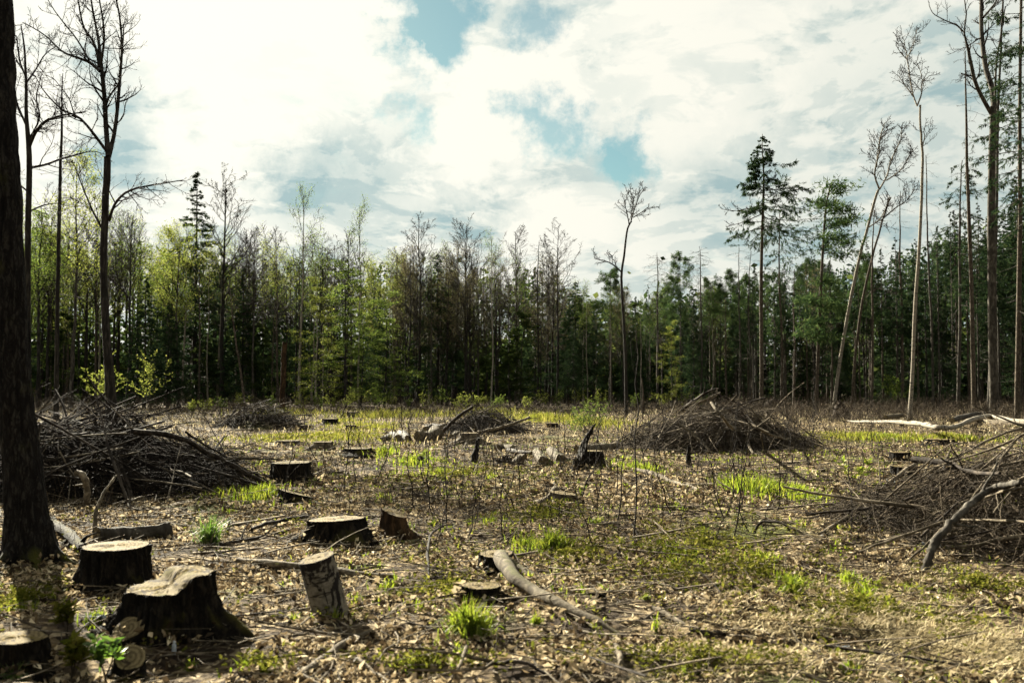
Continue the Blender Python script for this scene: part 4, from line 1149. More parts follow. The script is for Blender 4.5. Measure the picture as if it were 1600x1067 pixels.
log('long dark log with a sunlit upper side behind the smooth round stump', 152, 846, 266, 838, 12, 1, mat='bark_grey')
log('short pale log, leftmost of the row behind the small sticks', 598, 688, 606, 684, 4, 2, mat='birch_log')
log('short birch log, second in the row beside the grey block', 622, 688, 612, 681, 5, 3, mat='birch_log')
log('short birch log with its dark end facing the camera, beside the grey block', 637, 690, 624, 681, 5.5, 4, mat='birch_log')
log('thick grey block of trunk lying at the right end of the log row', 652, 690, 681, 684, 9.5, 5, mat='bark_root', cut='cut_old')
log('dark log lying behind the thick grey block', 666, 677, 690, 675, 7, 6, mat='bark_grey')
log('pale log with its dark end towards the camera, left of the jagged broken stump', 849, 726, 838, 712, 7.5, 7, mat='bark_root', cut='cut_old')
log('pale log, nearest to the foot of the jagged broken stump', 876, 724, 860, 710, 7.5, 8, mat='bark_root', cut='cut_old')
log('long pale log behind the jagged broken stump', 902, 708, 964, 702, 6.5, 9, mat='bark_root')
log('bleached split log left of the two dark-ended logs', 800, 706, 776, 700, 5.5, 10, mat='bark_root', cut='cut_old')
log('short bleached log tilted among the chips at the middle', 820, 718, 803, 728, 5, 11, mat='bark_root', cut='cut_old')
log('small thin log lying across behind the dark-ended logs', 830, 712, 795, 706, 4, 12, mat='birch_log')
log('short log lying at the foot of the middle brush pile', 706, 684, 720, 678, 4, 13, mat='bark_root')
log('pale log in the grass right of the fallen birch fork', 1488, 668, 1538, 656, 4, 14, mat='bark_grey', lift=.25)
log('short pale log lying behind the fallen birch', 1384, 665, 1410, 661, 3.5, 15, mat='bark_root', lift=.3)
log('bleached log lying behind the fallen birch at the right edge', 1500, 658, 1590, 664, 4, 16, mat='bark_root')

# upright birch billet: cut at both ends, leaning to the left
g = gp(515, 968); e = thing('birch_billet', 'short leaning birch billet with peeling black and white bark', 'log', (g[0], g[1] + .13, g[2] - .03))
rr_ = np.random.default_rng(5)
b, c = polar_stump(rr_, .130, .47, 0.0, [], (.0, .0), None, 40, .018)
tl = Matrix.Rotation(math.radians(-14), 4, 'Y') @ Matrix.Rotation(math.radians(6), 4, 'X')
for nm, mm, mt in (('bark', b, 'birch_log'), ('cut_face', c, 'cut_old')):
    o = link(nm, mm.mesh('billet_' + nm, M[mt]), e); o.matrix_local = tl

# the crooked white birch lying across the right background
tube_thing('fallen_birch', 'crooked white birch trunk lying across the right background', 'log',
           [(1325, 672, 1, .35), (1350, 676, 2, .35), (1400, 682, 3, .42), (1440, 686, 3.4, .42), (1466, 690, 3.6, .38), (1492, 690, 3.6, .40), (1520, 684, 3.6, .55), (1548, 680, 3.6, .64), (1580, 684, 3.8, .55), (1640, 690, 4, .40), (1700, 694, 5, .2)], 'birch', 20, m=60, sides=12, rough=.01, caps='cut')

# leaning snag and other standing dead wood in the clearing
stump('jagged black broken stump with a leaning splinter beyond the logs', 906, 688, 11, 734, 60, flare=.5, cut='bark_stump', lump=.08, name='broken_stump', nseg=60, lobes=[(3.6, .4, .6), (-.4, .3, .7)],
      zf=lambda x, y, H: H * (.30 + .70 * np.clip(.45 + .55 * x + .2 * y, 0, 1) ** 1.6 + .07 * np.sin(19 * x + 4 * y) + .05 * np.sin(31 * y + 7 * x)),
      roots=[[(908, 733, 7, .30), (914, 733, 5, .55), (922, 733, 3, .75), (931, 733, .8, .93)]])
tube_thing('dead_snag', 'short dark splintered stake left of the bleached chips', 'snag', [(741, 722, 6, -.05), (743, 722, 4.5, .15), (745, 722, 3.8, .3), (746, 722, 3.4, .42), (748, 722, 2.4, .55)], 'bark_stump', 31, m=12, rough=.008)
tube_thing('dead_snag', 'thin peg of wood standing left of the cracked pale stump', 'snag', [(355, 838, 2.4, 0), (356, 838, 2.2, .1), (357, 838, 2, .2)], 'stick', 32, m=6)
tube_thing('dead_snag', 'small dark post standing in front of the central brush pile', 'snag', [(1076, 722, 4, 0), (1076, 722, 3.5, .15), (1077, 722, 3, .34)], 'bark_stump', 33, m=8)

# single branches one can pick out
STICKS = [
    ('pale straight pole lying behind the upright birch billet', [(372, 882, 4.5, .02), (440, 893, 5, .02), (520, 903, 4.5, .01), (612, 906, 3, .0)], 'stick'),
    ('curved grey branch lying at the bottom left of the middle', [(466, 1066, 7, .01), (500, 1040, 7, .02), (540, 1012, 6, .03), (575, 992, 5, .02), (612, 972, 3.5, .01)], 'stick'),
    ('short thick crooked branch end rising pale from the left brush pile', [(137, 798, 5.5, .05), (137, 798, 5.5, .22), (133, 798, 5, .38), (118, 796, 4, .42)], 'stick'),
    ('thin pale crooked stick standing against the left brush pile', [(149, 838, 3, 0), (150, 836, 3, .2), (156, 834, 2.6, .36), (172, 830, 2, .55), (178, 828, 1.2, .64)], 'stick'),
    ('dark log-like branch beside the foot of the massive trunk', [(78, 822, 9, .0), (100, 840, 9, .02), (130, 866, 8, .0)], 'bark_stump'),
    ('long dark branch sloping down to the right out of the left brush pile', [(205, 775, 4, 1.0), (280, 770, 4, .85), (340, 768, 3.6, .5), (385, 766, 3, .22), (420, 765, 2, .03)], 'stick_dark'),
    ('pale peeled branch lying in front of the central brush pile', [(994, 738, 4, .02), (1030, 748, 3.6, .02), (1080, 765, 3, .01), (1100, 772, 1.5, .0)], 'stick'),
    ('dark arched root loop in the clearing right of the middle', [(1178, 834, 2.2, .0), (1182, 833, 2.2, .06), (1196, 832, 2.2, .11), (1222, 832, 2, .09), (1240, 834, 1.4, .0)], 'stick_dark'),
    ('thin pale stick pointing at the bottom edge right of the long root', [(1020, 955, 4, .01), (1045, 968, 4, .01), (1090, 985, 2.5, .0)], 'stick'),
    ('dark short stick lying in the dry grass at the bottom right of middle', [(1080, 990, 3, .02), (1110, 996, 4, .02), (1148, 994, 3, .02)], 'stick_dark'),
    ('pale short stick below the dark one in the dry grass', [(1118, 1020, 4, .01), (1150, 1022, 5, .02), (1192, 1022, 4, .01)], 'stick'),
    ('bone-like pale stick right of the end of the long root', [(962, 1015, 5, .01), (965, 1030, 5, .02), (970, 1045, 4, .01)], 'stick'),
    ('pale forked stick lying below the long root', [(1006, 1022, 5, .01), (1025, 1030, 4.5, .02), (1048, 1036, 3, .01)], 'stick'),
    ('long dark stick lying left of the cracked pale stump', [(395, 832, 3, .02), (430, 822, 3, .03), (480, 812, 2.4, .02)], 'stick_dark'),
    ('second dark stick lying just below the one left of the cracked stump', [(345, 858, 3, .02), (400, 845, 3, .02), (465, 828, 2, .01)], 'stick_dark'),
    ('thin forked dark twig standing right of the orange-brown stump', [(662, 914, 2, .0), (672, 900, 2, .05), (668, 880, 2, .12), (676, 862, 1.6, .2), (700, 850, 1.2, .22)], 'stick_dark'),
    ('bleached wood chip lying right of the upright birch billet', [(562, 948, 9, -.04), (580, 946, 10, -.04), (604, 944, 7, -.04)], 'bark_root'),
    ('thin dark stick crossing the bottom edge right of the big grass tuft', [(745, 1038, 3, .0), (800, 1040, 3, .02), (850, 1052, 2, .0)], 'stick_dark'),
    ('stick propped from the ground onto the right brush pile', [(1280, 838, 2.6, .02), (1340, 815, 2.8, .12), (1390, 790, 3, .30), (1440, 770, 3, .5)], 'stick'),
]
for i, (lb, ct, mt) in enumerate(STICKS):
    tube_thing('fallen_branch', lb, 'branch', ct, mt, 40 + i, m=18, sides=8, rough=.008 if ct[0][1] > 800 else .012, forks=3 if ('forked' in lb or 'chip' not in lb and i % 2 == 0) else 0)
# thick bent branch propped on the right pile
tube_thing('fallen_branch', 'thick bent grey branch resting on the right brush pile with its foot on the ground', 'branch',
           [(1446, 902, 6, -.02), (1452, 900, 6.2, .12), (1461, 898, 6, .25), (1482, 893, 5.6, .38), (1512, 882, 5.2, .52), (1548, 868, 4.8, .64), (1590, 850, 4, .78)], 'bark_grey', 70, m=40, sides=12, rough=.012, forks=3)
for i, (lb, ct) in enumerate([('long thin grey pole sloping across the front of the right brush pile', [(1330, 868, 1.6, .0), (1400, 866, 2, .14), (1480, 862, 2.2, .30), (1560, 856, 2.4, .42), (1640, 850, 2.4, .5)]),
                              ('slim pole rising along the skyline of the right brush pile', [(1395, 800, 1.4, .05), (1450, 790, 1.8, .36), (1510, 780, 2, .68), (1570, 770, 2, .92), (1620, 765, 2, 1.05)]),
                              ('second slim pole crossing the thick bent branch', [(1420, 885, 1.4, .05), (1480, 875, 1.7, .32), (1545, 862, 1.9, .55), (1620, 850, 2, .8)]),
                              ('stick with a pointed tip rising in front of the black stump pair', [(1455, 775, 2, .35), (1478, 772, 2.2, .55), (1485, 770, 1.2, .75)])]):
    tube_thing('fallen_branch', lb, 'branch', ct, 'stick', 80 + i, m=22, sides=8, rough=.008, forks=3)


# ------------------------------------------------------------------ brush piles
_r = np.random.default_rng(31)


def stick_mesh(seed, mat):
    r = np.random.default_rng(seed)
    P = 11
    p = np.zeros((1, P, 3)); p[0, :, 0] = np.linspace(-.5, .5, P)
    p[0, :, 1:] = np.cumsum(np.cumsum(r.normal(size=(P, 2)), 0), 0) * .006
    p[0, :, 1:] -= p[0, :, 1:].mean(0)
    q = np.linspace(.011, .004, P)[None] * r.uniform(.8, 1.3)
    mb = tubes(MB(), p, q, 6)
    a, b = spawn(r, p, q, 3, .3, .95, (20, 55), (.12, .4), .55, jit=.14, P=5, rmin=.0028)
    tubes(mb, a, b, 4)
    return mb.mesh('pile_branch', M[mat])


VAR = {m: [stick_mesh(60 + i, m) for i in range(10)] for m in ('stick', 'stick_dark')}


def dome(u, v, H): return H * np.clip(1 - (u * u + v * v), 0, 1) ** .62 * (.86 + .30 * np.sin(3.1 * u + 1.7) * np.cos(2.3 * v + .6) + .12 * np.sin(7 * u + 5 * v))


def brush_pile(label, key, seed, nb, nt, tl, tr_, tmat, pale, blen=(.8, 2.6), combed=None):
    cx, cy, rx, ry, H = PILES[key]
    r = np.random.default_rng(seed)
    e = thing('brush_pile', label, 'brush pile', (cx, cy, hz(cx * 1.0, cy) - H * .5))
    z0 = e.location.z

    def pose(n, lo, hi):
        a = r.uniform(0, 6.28, n); q = np.sqrt(r.random(n)) * 1.02
        u, v = q * np.cos(a), q * np.sin(a)
        z = dome(u, v, H) * r.uniform(lo, hi, n)
        az = r.uniform(0, 6.28, n) if combed is None else r.normal(combed, .55, n)
        dx, dy = np.cos(az), np.sin(az)
        e2 = .12
        slope = (dome(np.clip(u + dx * e2, -1, 1), np.clip(v + dy * e2 * rx / ry, -1, 1), H) - dome(u - dx * e2, v - dy * e2 * rx / ry, H)) / (2 * e2 * rx)
        pt = np.arctan(np.clip(slope, -.5, .5)) * .85 + r.normal(0, .17, n)
        return np.stack([u * rx, v * ry, z], -1), np.stack([dx * np.cos(pt), dy * np.cos(pt), np.sin(pt)], -1)
    c, d = pose(nb, .88, 1.14)
    for i in range(nb):
        mt = 'stick' if r.random() < pale else 'stick_dark'
        L = r.uniform(*blen) * (1 if r.random() < .8 else 1.25)
        o = link('branch', VAR[mt][int(r.integers(10))], e)
        zl = max(c[i, 2], .05 + abs(d[i, 2]) * L * .35)
        q = Vector(d[i]).to_track_quat('X', 'Z').to_matrix() @ Matrix.Rotation(r.uniform(0, 6.28), 3, 'X')
        w = r.uniform(.25, .8) * (1.3 if L > 2 else 1) * (1 + cy / 90) * (2.0 if r.random() < .07 else 1)
        o.matrix_local = Matrix.Translation((c[i, 0], c[i, 1], zl)) @ q.to_4x4() @ Matrix.Diagonal((L, w * 1.6, w * 1.6, 1))
    c, d = pose(nt, .28, .97)
    L = r.uniform(tl[0], tl[1], nt)
    P = 5; pts = np.empty((nt, P, 3)); pts[:, 0] = c - d * L[:, None] * .5
    for k in range(1, P):
        d = NRM(d + r.normal(size=d.shape) * .20 + np.array([0, 0, -.03]))
        pts[:, k] = pts[:, k - 1] + d * (L / (P - 1))[:, None]
    gz = height(pts[..., 0] + cx, pts[..., 1] + cy, False) - z0
    pts[..., 2] = np.maximum(pts[..., 2], np.minimum(gz, .25) * 0 + .015)
    rad = r.uniform(tr_[0], tr_[1], nt)[:, None] * np.linspace(1, .45, P)[None]
    o = link('twigs', tubes(MB(), pts, rad, 3).mesh('pile_twigs', M[tmat]), e); o['kind'] = 'stuff'
    return e


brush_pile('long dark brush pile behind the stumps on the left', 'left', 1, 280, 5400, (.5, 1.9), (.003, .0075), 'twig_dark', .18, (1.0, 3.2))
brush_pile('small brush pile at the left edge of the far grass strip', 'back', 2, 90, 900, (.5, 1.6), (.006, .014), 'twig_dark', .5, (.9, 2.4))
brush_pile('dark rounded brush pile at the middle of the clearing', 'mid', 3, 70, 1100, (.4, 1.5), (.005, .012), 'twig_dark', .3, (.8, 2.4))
brush_pile('wide tangled brush pile with pale crooked branches right of the middle', 'centre', 4, 200, 4200, (.5, 1.8), (.004, .009), 'twig', .75, (.9, 2.8))
brush_pile('large bristly pile of fine brushwood at the right edge', 'right', 5, 150, 8600, (.35, 1.3), (.002, .0055), 'twig', .6, (.8, 2.2))
for i, (lb, ct) in enumerate([('bleached crooked branch hanging over the front of the central brush pile', [(1112, 700, 2.4, 1.35), (1135, 700, 2.6, 1.0), (1148, 702, 2.4, .62), (1165, 704, 2.2, .32), (1172, 708, 2, .12), (1186, 712, 1.4, .02)]),
                              ('dark branch arching up at the left top of the central brush pile', [(1066, 690, 2.4, .95), (1085, 690, 2.2, 1.25), (1105, 690, 1.8, 1.5), (1122, 690, 1.0, 1.58)]),
                              ('pale forked branch crossing the top of the central brush pile', [(1088, 690, 2, 1.15), (1110, 690, 2.2, 1.38), (1124, 690, 1.4, 1.5)]),
                              ('pale stick sloping down the left front of the central brush pile', [(1060, 705, 2, .72), (1085, 707, 2, .45), (1110, 710, 1.6, .1)]),
                              ('pale stick slanting over the right shoulder of the central brush pile', [(1172, 698, 1.8, .85), (1200, 700, 1.8, .62), (1232, 702, 1.4, .3)]),
                              ('long pale pole rising out of the middle brush pile to the right', [(746, 684, 2, .15), (780, 684, 2, .3), (826, 682, 1.6, .62)]),
                              ('dark pole slanting up over the middle brush pile', [(690, 684, 2.4, .1), (712, 684, 2.4, .55), (738, 684, 2, .95)])]):
    tube_thing('fallen_branch', lb, 'branch', ct, 'stick_dark' if lb.startswith('dark') else 'stick', 100 + i, m=18, sides=7, rough=.012, forks=3)


# earth-and-root balls of tipped trees
def clod(label, px, py, w, h, seed):
    r = np.random.default_rng(seed); g = gp(px, py); s = g[1] / FPX
    th = np.linspace(0, 2 * math.pi, 25)[:-1]; ph = np.linspace(-.3, math.pi / 2, 9)
    v = []
    for p in ph:
        k = 1 + .22 * np.sin(3 * th + seed) * math.cos(p) + r.normal(size=24) * .07
        v.append(np.stack([w * s * k * math.cos(p) * np.cos(th), w * s * .8 * k * math.cos(p) * np.sin(th), h * s * math.sin(p) * (1 + r.normal(size=24) * .06)], -1))
    v = np.concatenate(v); i = np.arange(8)[:, None] * 24; j = np.arange(24)[None]; j2 = (j + 1) % 24
    e = thing('root_ball', label, 'root ball', g)
    link('earth', MB().add(v, np.stack([i + j, i + j2, i + 24 + j2, i + 24 + j], -1)).mesh('root_earth', M['earth']), e)
    n = 26; base = v[r.integers(24, len(v), n)]; d = NRM(base + np.array([0, 0, .1]))
    pts = np.empty((n, 5, 3)); pts[:, 0] = base * .9
    for k in range(1, 5):
        d = NRM(d + r.normal(size=d.shape) * .3); pts[:, k] = pts[:, k - 1] + d * s * w * .16
    o = link('roots', tubes(MB(), pts, np.linspace(.03, .008, 5)[None] * np.ones((n, 1)), 4).mesh('root_twigs', M['stick_dark']), e); o['kind'] = 'stuff'


clod('dark root ball at the foot of the tallest spruce', 1208, 640, 15, 17, 1)
clod('dark root ball at the foot of the leaning birch', 1313, 655, 13, 26, 2)
clod('dark upturned root clump before the forest edge at the middle', 648, 645, 8, 20, 3)
clod('black clod of roots right of the splintered stake', 790, 728, 15, 11, 4)
clod('small dark clod in the bright grass left of the stake', 657, 722, 7, 7, 5)


# ------------------------------------------------------------------ ground cover
def area(r, n, d0, d1, dens):
    """points on the ground in front of the viewer, thinning with distance"""
    d = np.linspace(d0, d1, 400); w = d * dens(d); cdf = np.cumsum(w); cdf /= cdf[-1]
    y = np.interp(r.random(n), cdf, d)
    x = r.uniform(-1, 1, n) * (y * .56 + 1.5)
    return x, y


def euler_frames(az, pitch, roll):
    """rows: forward, side, up"""
    ca, sa, cp, sp = np.cos(az), np.sin(az), np.cos(pitch), np.sin(pitch)
    f = np.stack([ca * cp, sa * cp, sp], -1); s0 = np.stack([-sa, ca, 0 * sa], -1); u0 = np.cross(f, s0)
    s = s0 * np.cos(roll)[:, None] + u0 * np.sin(roll)[:, None]
    return f, s, np.cross(f, s)


def leaves_on(mb, r, x, y, size, tilt=.3, lift=.02, var=.35):
    n = len(x); z = height(x, y) + r.uniform(0, lift, n)
    f, s, u = euler_frames(r.uniform(0, 6.28, n), r.normal(0, tilt, n), r.normal(0, tilt, n))
    c = np.stack([x, y, z], -1); L = (size * np.exp(np.clip(r.normal(-.1, var, n), -1.2, .55)))[:, None]; Wd = L * r.uniform(.4, .75, n)[:, None]
    cu = r.normal(.12, .16, n)[:, None]; tc = r.normal(.1, .15, n)[:, None]
    v = np.stack([c - f * L * .5, c + s * Wd * .5 + u * L * cu, c - s * Wd * .5 + u * L * cu, c, c + f * L * .5 + u * L * tc], 1)
    b = (np.arange(n) * 5)[:, None]
    t = np.concatenate([b + [0, 3, 1], b + [0, 2, 3], b + [1, 3, 4], b + [3, 2, 4]])
    mb.add(v.reshape(-1, 3), None, t)


def blades(mb, r, x, y, h, w, lean=.35, az=None, azs=.6, z=None, vz=1.0):
    n = len(x); z = height(x, y) if z is None else z
    c = np.stack([x, y, z - .01], -1)
    a = r.uniform(0, 6.28, n) if az is None else r.normal(az, azs, n)
    f = np.stack([np.cos(a), np.sin(a), 0 * a], -1); s = np.stack([-np.sin(a), np.cos(a), 0 * a], -1)
    a2 = r.uniform(0, 6.28, n); s = np.where(r.random(n)[:, None] < .6, np.stack([np.cos(a2), np.sin(a2), 0 * a2], -1), s)
    H = (h * r.uniform(.5, 1.25, n))[:, None]; ln = np.abs(r.normal(lean, lean * .5, n))[:, None]; w = (w * r.uniform(.7, 1.3, n))[:, None]
    up = np.array([[0, 0, vz]])
    m1 = c + up * H * .55 * np.cos(ln * .6) + f * H * .55 * np.sin(ln * .6)
    tp = m1 + up * H * .45 * np.cos(ln * 2.0) + f * H * .45 * np.sin(ln * 2.0)
    v = np.stack([c - s * w * .5, c + s * w * .5, m1 + s * w * .42, m1 - s * w * .42, tp], 1)
    b = (np.arange(n) * 5)[:, None]
    mb.add(v.reshape(-1, 3), b + [0, 1, 2, 3], b + [3, 2, 4])


def ellipse(r, n, px, py, wx, wy):
    """ground points of an oval patch whose centre and half-sizes are read off the photograph"""
    c = gpf(px, py); near = gpf(px, min(py + wy, 1150)); far = gpf(px, max(py - wy, 612))
    rx = wx * c[1] / FPX; ry0 = c[1] - near[1]; ry1 = far[1] - c[1]
    a = r.uniform(0, 6.28, n); q = np.minimum(np.abs(r.normal(0, .62, n)), 1.6) * (1 + .25 * np.sin(3 * a + px) + .15 * np.sin(7 * a))
    yy = np.sin(a) * q
    return c[0] + np.cos(a) * q * rx, c[1] + np.where(yy > 0, yy * ry1, yy * ry0)


r = np.random.default_rng(4)
mb = MB()
x, y = area(r, 118000, 4.4, 16, lambda d: 1 / (1 + (d / 8) ** 3))
k = vnoise(x / .9 + 3, y / .9) + vnoise(x / .35, y / .35) * .6 > -.08 + r.normal(0, .12, len(x))
leaves_on(mb, r, x[k], y[k], .045, .65, .035, .42)
x, y = area(r, 60000, 14, 48, lambda d: 1 / (1 + (d / 14) ** 3))
k = vnoise(x / 1.6 + 3, y / 1.6) + vnoise(x / .6, y / .6) * .6 > -.08 + r.normal(0, .12, len(x))
leaves_on(mb, r, x[k], y[k], .088, .45, .03)
for sx, sy, sr in STUMPS:
    if sr < .13 and sy < 8: continue
    n = int(150 if sy < 12 else 60); a = r.uniform(0, 6.28, n); q = sr * (1.12 + np.abs(r.normal(0, .28, n)))
    leaves_on(mb, r, sx + q * np.cos(a), sy + q * np.sin(a), .055 if sy < 12 else .09, .7, .09)
tag(link('leaf_litter', mb.mesh('leaf_litter', M['litter'], False)), 'brown dead leaves strewn over the clearing floor', 'leaf litter', kind='stuff')

# bits of twig among the leaves
mb = MB()
x, y = area(r, 12000, 4.6, 50, lambda d: 1 / (1 + (d / 13) ** 2.4))
n = len(x); f, s, u = euler_frames(r.uniform(0, 6.28, n), r.normal(.02, .10, n), np.zeros(n)); L = r.uniform(.1, .75, n) * (1 + y / 40)
P = np.linspace(0, 1, 4)[None, :, None]; bend = (r.normal(0, .12, n) * L)[:, None, None]
c0 = np.stack([x, y, height(x, y) + .02], -1)
pts = c0[:, None, :] + f[:, None, :] * L[:, None, None] * P + s[:, None, :] * bend * (P * (1 - P) * 4)
rad = (np.exp(r.normal(-5.45, .45, n)) * (1 + y / 40))[:, None] * np.linspace(1, .5, 4)[None]
tubes(mb, pts, rad, 3)
tag(link('twig_debris', mb.mesh('twig_debris', M['stick'])), 'broken twigs scattered all over the clearing floor', 'twigs', kind='stuff')

mb = MB()
x, y = area(r, 2600, 5, 45, lambda d: 1 / (1 + (d / 14) ** 2.2)); k = vnoise(x / 2.2 + 60, y / 2.2) > .02; x, y = x[k], y[k]
leaves_on(mb, r, x, y, .085, .25, .04, .45)
tag(link('wood_chips', mb.mesh('wood_chips', M['cut'], False)), 'pale chips of wood and bark strewn over the clearing', 'wood chips', kind='stuff')

# sticks big enough to count
for i in range(105):
    yy = 5.5 + 30 * r.random() ** 1.4; xx = r.uniform(-.5, .5) * yy; a = r.uniform(0, 6.28); L = r.uniform(.5, 1.7)
    o = link('fallen_stick', VAR['stick' if r.random() < .6 else 'stick_dark'][i % 10])
    o.matrix_world = Matrix.Translation((xx, yy, hz(xx, yy) + .035)) @ Matrix.Rotation(a, 4, 'Z') @ Matrix.Rotation(r.normal(0, .06), 4, 'Y') @ Matrix.Diagonal((L, 1.0, .7, 1))
    pz = 800 + FPX * xx / yy; zone = next(z for lim, z in ((250, 'by the left edge'), (450, 'left of the cracked pale stump'), (600, 'right of the cracked pale stump'), (750, 'left of the grey stump with the long root'), (900, 'beyond the long pale root'), (1050, 'right of the long pale root'), (1250, 'among the low herbs'), (1380, 'left of the right brush pile'), (9999, 'close to the right brush pile')) if pz < lim)
    dist = 'near' if yy < 11 else 'far'
    tag(o, f'thin {dist} stick {zone}', 'stick', f'{dist} sticks {zone}')

# fresh grass: bright patches
mb = MB()
GRASS = [(1165, 775, 22, 14, 700, .26), (1205, 778, 35, 12, 1000, .24), (1250, 778, 25, 9, 600, .2), (405, 776, 32, 11, 620, .20), (342, 772, 12, 8, 120, .14), (650, 722, 40, 9, 500, .16), (690, 740, 60, 12, 300, .14), (600, 712, 25, 6, 200, .2),
         (990, 730, 40, 6, 450, .14), (1010, 735, 30, 5, 200, .14), (1505, 690, 40, 6, 300, .25), (1380, 690, 60, 5, 500, .22), (640, 1055, 25, 10, 260, .07), (400, 1058, 30, 8, 300, .07), (720, 1040, 20, 10, 160, .06), (1240, 920, 16, 14, 220, .12), (1190, 882, 22, 10, 260, .10),
         (1055, 870, 40, 18, 420, .08), (820, 850, 40, 14, 300, .12), (20, 960, 30, 20, 260, .10), (150, 985, 16, 10, 160, .08), (1330, 915, 20, 14, 180, .14), (1350, 945, 20, 10, 120, .14)]
for px, py, wx, wy, n, h in GRASS:
    x, y = ellipse(r, n, px, py, wx, wy); blades(mb, r, x, y, np.full(n, h), np.full(n, .009 + .0006 * y.mean()), .4)
for i in range(240):     # small tufts scattered over the clearing
    px, py = r.uniform(350, 1600), 606 + 2567 / r.uniform(5.6, 26)
    if px < 500 and py > 900 and r.random() < .6: continue
    n = int(r.integers(8, 34)); x, y = ellipse(r, n, px, py, r.uniform(4, 12), r.uniform(2, 6)); blades(mb, r, x, y, np.full(n, r.uniform(.05, .13)), np.full(n, .009 + .0004 * y.mean()), .45)
x, y = area(r, 32000, 5, 34, lambda d: 1 / (1 + (d / 14) ** 2.2)); px_ = 800 + FPX * x / y
k = vnoise(x / 1.5 + 80, y / 1.5) + .6 * vnoise(x / .45, y / .45 + 11) + .20 * np.clip((px_ - 500) / 700, -.6, 1) > .13; x, y = x[k], y[k]
blades(mb, r, x, y, np.full(len(x), .075), .007 + .0006 * y, .6)
tag(link('fresh_grass', mb.mesh('fresh_grass', M['grass'], False)), 'fresh green grass shoots in patches over the clearing', 'grass', kind='stuff')

# far yellow-green meadow strips
mb = MB()
for px, py, wx, wy, n, h in [(500, 684, 105, 7, 6500, .14), (570, 668, 60, 6, 2000, .18), (530, 660, 40, 4, 1000, .2), (1360, 688, 80, 6, 2600, .2), (850, 656, 80, 6, 1800, .4), (930, 664, 60, 5, 800, .35), (1480, 690, 50, 6, 1200, .25), (600, 650, 90, 4, 1500, .45), (440, 648, 60, 4, 900, .5), (760, 648, 100, 4, 1200, .5)]:
    x, y = ellipse(r, n, px, py, wx, wy); blades(mb, r, x, y, np.full(n, h), np.full(n, .03), .5)
tag(link('meadow_grass', mb.mesh('meadow_grass', M['meadow'], False)), 'yellow-green grass strips at the back of the clearing', 'grass', kind='stuff')

# dry straw, flattened, in the right foreground
mb = MB()
for px, py, wx, wy, n, h in [(1400, 985, 200, 80, 4600, .27), (1560, 1020, 130, 70, 1900, .27), (1230, 1000, 140, 50, 1600, .22), (1150, 1040, 150, 40, 1500, .2), (1480, 905, 120, 20, 900, .2), (560, 780, 60, 20, 300, .25), (640, 790, 30, 30, 200, .25), (1330, 700, 70, 8, 500, .2)]:
    x, y = ellipse(r, n, px, py, wx, wy); k = vnoise(x / .5, y / .5 + 30) > -.12 + r.normal(0, .1, n); x, y = x[k], y[k]; n = len(x); blades(mb, r, x, y, np.full(n, h * .8), np.full(n, .0065), 1.1, -.45, .9, z=height(x, y) + r.uniform(.01, .055, n), vz=.38)
x, y = area(r, 5000, 5, 30, lambda d: 1 / (1 + (d / 9) ** 2.4)); blades(mb, r, x, y, np.full(len(x), .16), .005 + .0005 * y, 1.1, vz=.4)
x, y = area(r, 9000, 28, 80, lambda d: 1 / (1 + (d / 40) ** 2)); blades(mb, r, x, y, np.full(len(x), .28), .012 + .0006 * y, .9)
tag(link('dry_grass', mb.mesh('dry_grass', M['straw'], False)), 'flattened pale dry grass in the right foreground', 'dry grass', kind='stuff')

mb = MB()
x, y = area(r, 9000, 9, 55, lambda d: 1 / (1 + (d / 22) ** 2)); k = vnoise(x / 2.0 + 17, y / 2.0) > -.02; x, y = x[k], y[k]; n = len(x)
c0 = np.stack([x, y, height(x, y) - .02], -1); f = rdir(r, n, .2); f[:, 2] = np.abs(f[:, 2]) + 2.2; f = NRM(f); L = r.uniform(.15, .7, n)
sd_ = rdir(r, n) * (L * .12)[:, None]; P = np.linspace(0, 1, 4)[None, :, None]
pts = c0[:, None] + f[:, None] * L[:, None, None] * P + sd_[:, None] * (P * P)
tubes(mb, pts, ((.0022 + .00012 * y)[:, None] * np.linspace(1, .5, 4)[None]), 3)
tag(link('dry_stalks', mb.mesh('dry_stalks', M['twig'])), 'thin dry brown stalks standing all over the middle distance', 'stalks', kind='stuff')

# low herbs: small rosettes of leaves
mb = MB()
cx, cy = [], []
for px, py, wx, wy, n in [(1100, 860, 160, 50, 210), (1050, 900, 120, 40, 90), (900, 870, 90, 35, 110), (1180, 900, 130, 40, 110), (700, 745, 120, 25, 260), (850, 800, 80, 20, 130), (1350, 960, 220, 70, 240), (400, 1058, 60, 12, 26), (660, 1058, 90, 14, 45), (30, 950, 40, 30, 90), (1100, 1045, 180, 22, 120), (700, 930, 120, 60, 90), (1530, 920, 70, 25, 80)]:
    x, y = ellipse(r, n, px, py, wx, wy); cx.append(x); cy.append(y)
x, y = area(r, 500, 5.5, 24, lambda d: 1 / (1 + (d / 9) ** 2)); cx.append(x); cy.append(y)
x, y = np.concatenate(cx), np.concatenate(cy); m = 11
x, y = np.repeat(x, m), np.repeat(y, m); n = len(x); off = r.normal(size=(n, 2)) * .035; x, y = x + off[:, 0], y + off[:, 1]
c = np.stack([x, y, height(x, y) + r.uniform(.0, .09, n)], -1); d = rdir(r, n, .5); d[:, 2] = np.abs(d[:, 2]); nr = rdir(r, n); nr[:, 2] = np.abs(nr[:, 2]) + .7
cards(mb, c, d, NRM(nr), r.uniform(.018, .045, n) * (1 + y / 40), r.uniform(.010, .024, n) * (1 + y / 40))
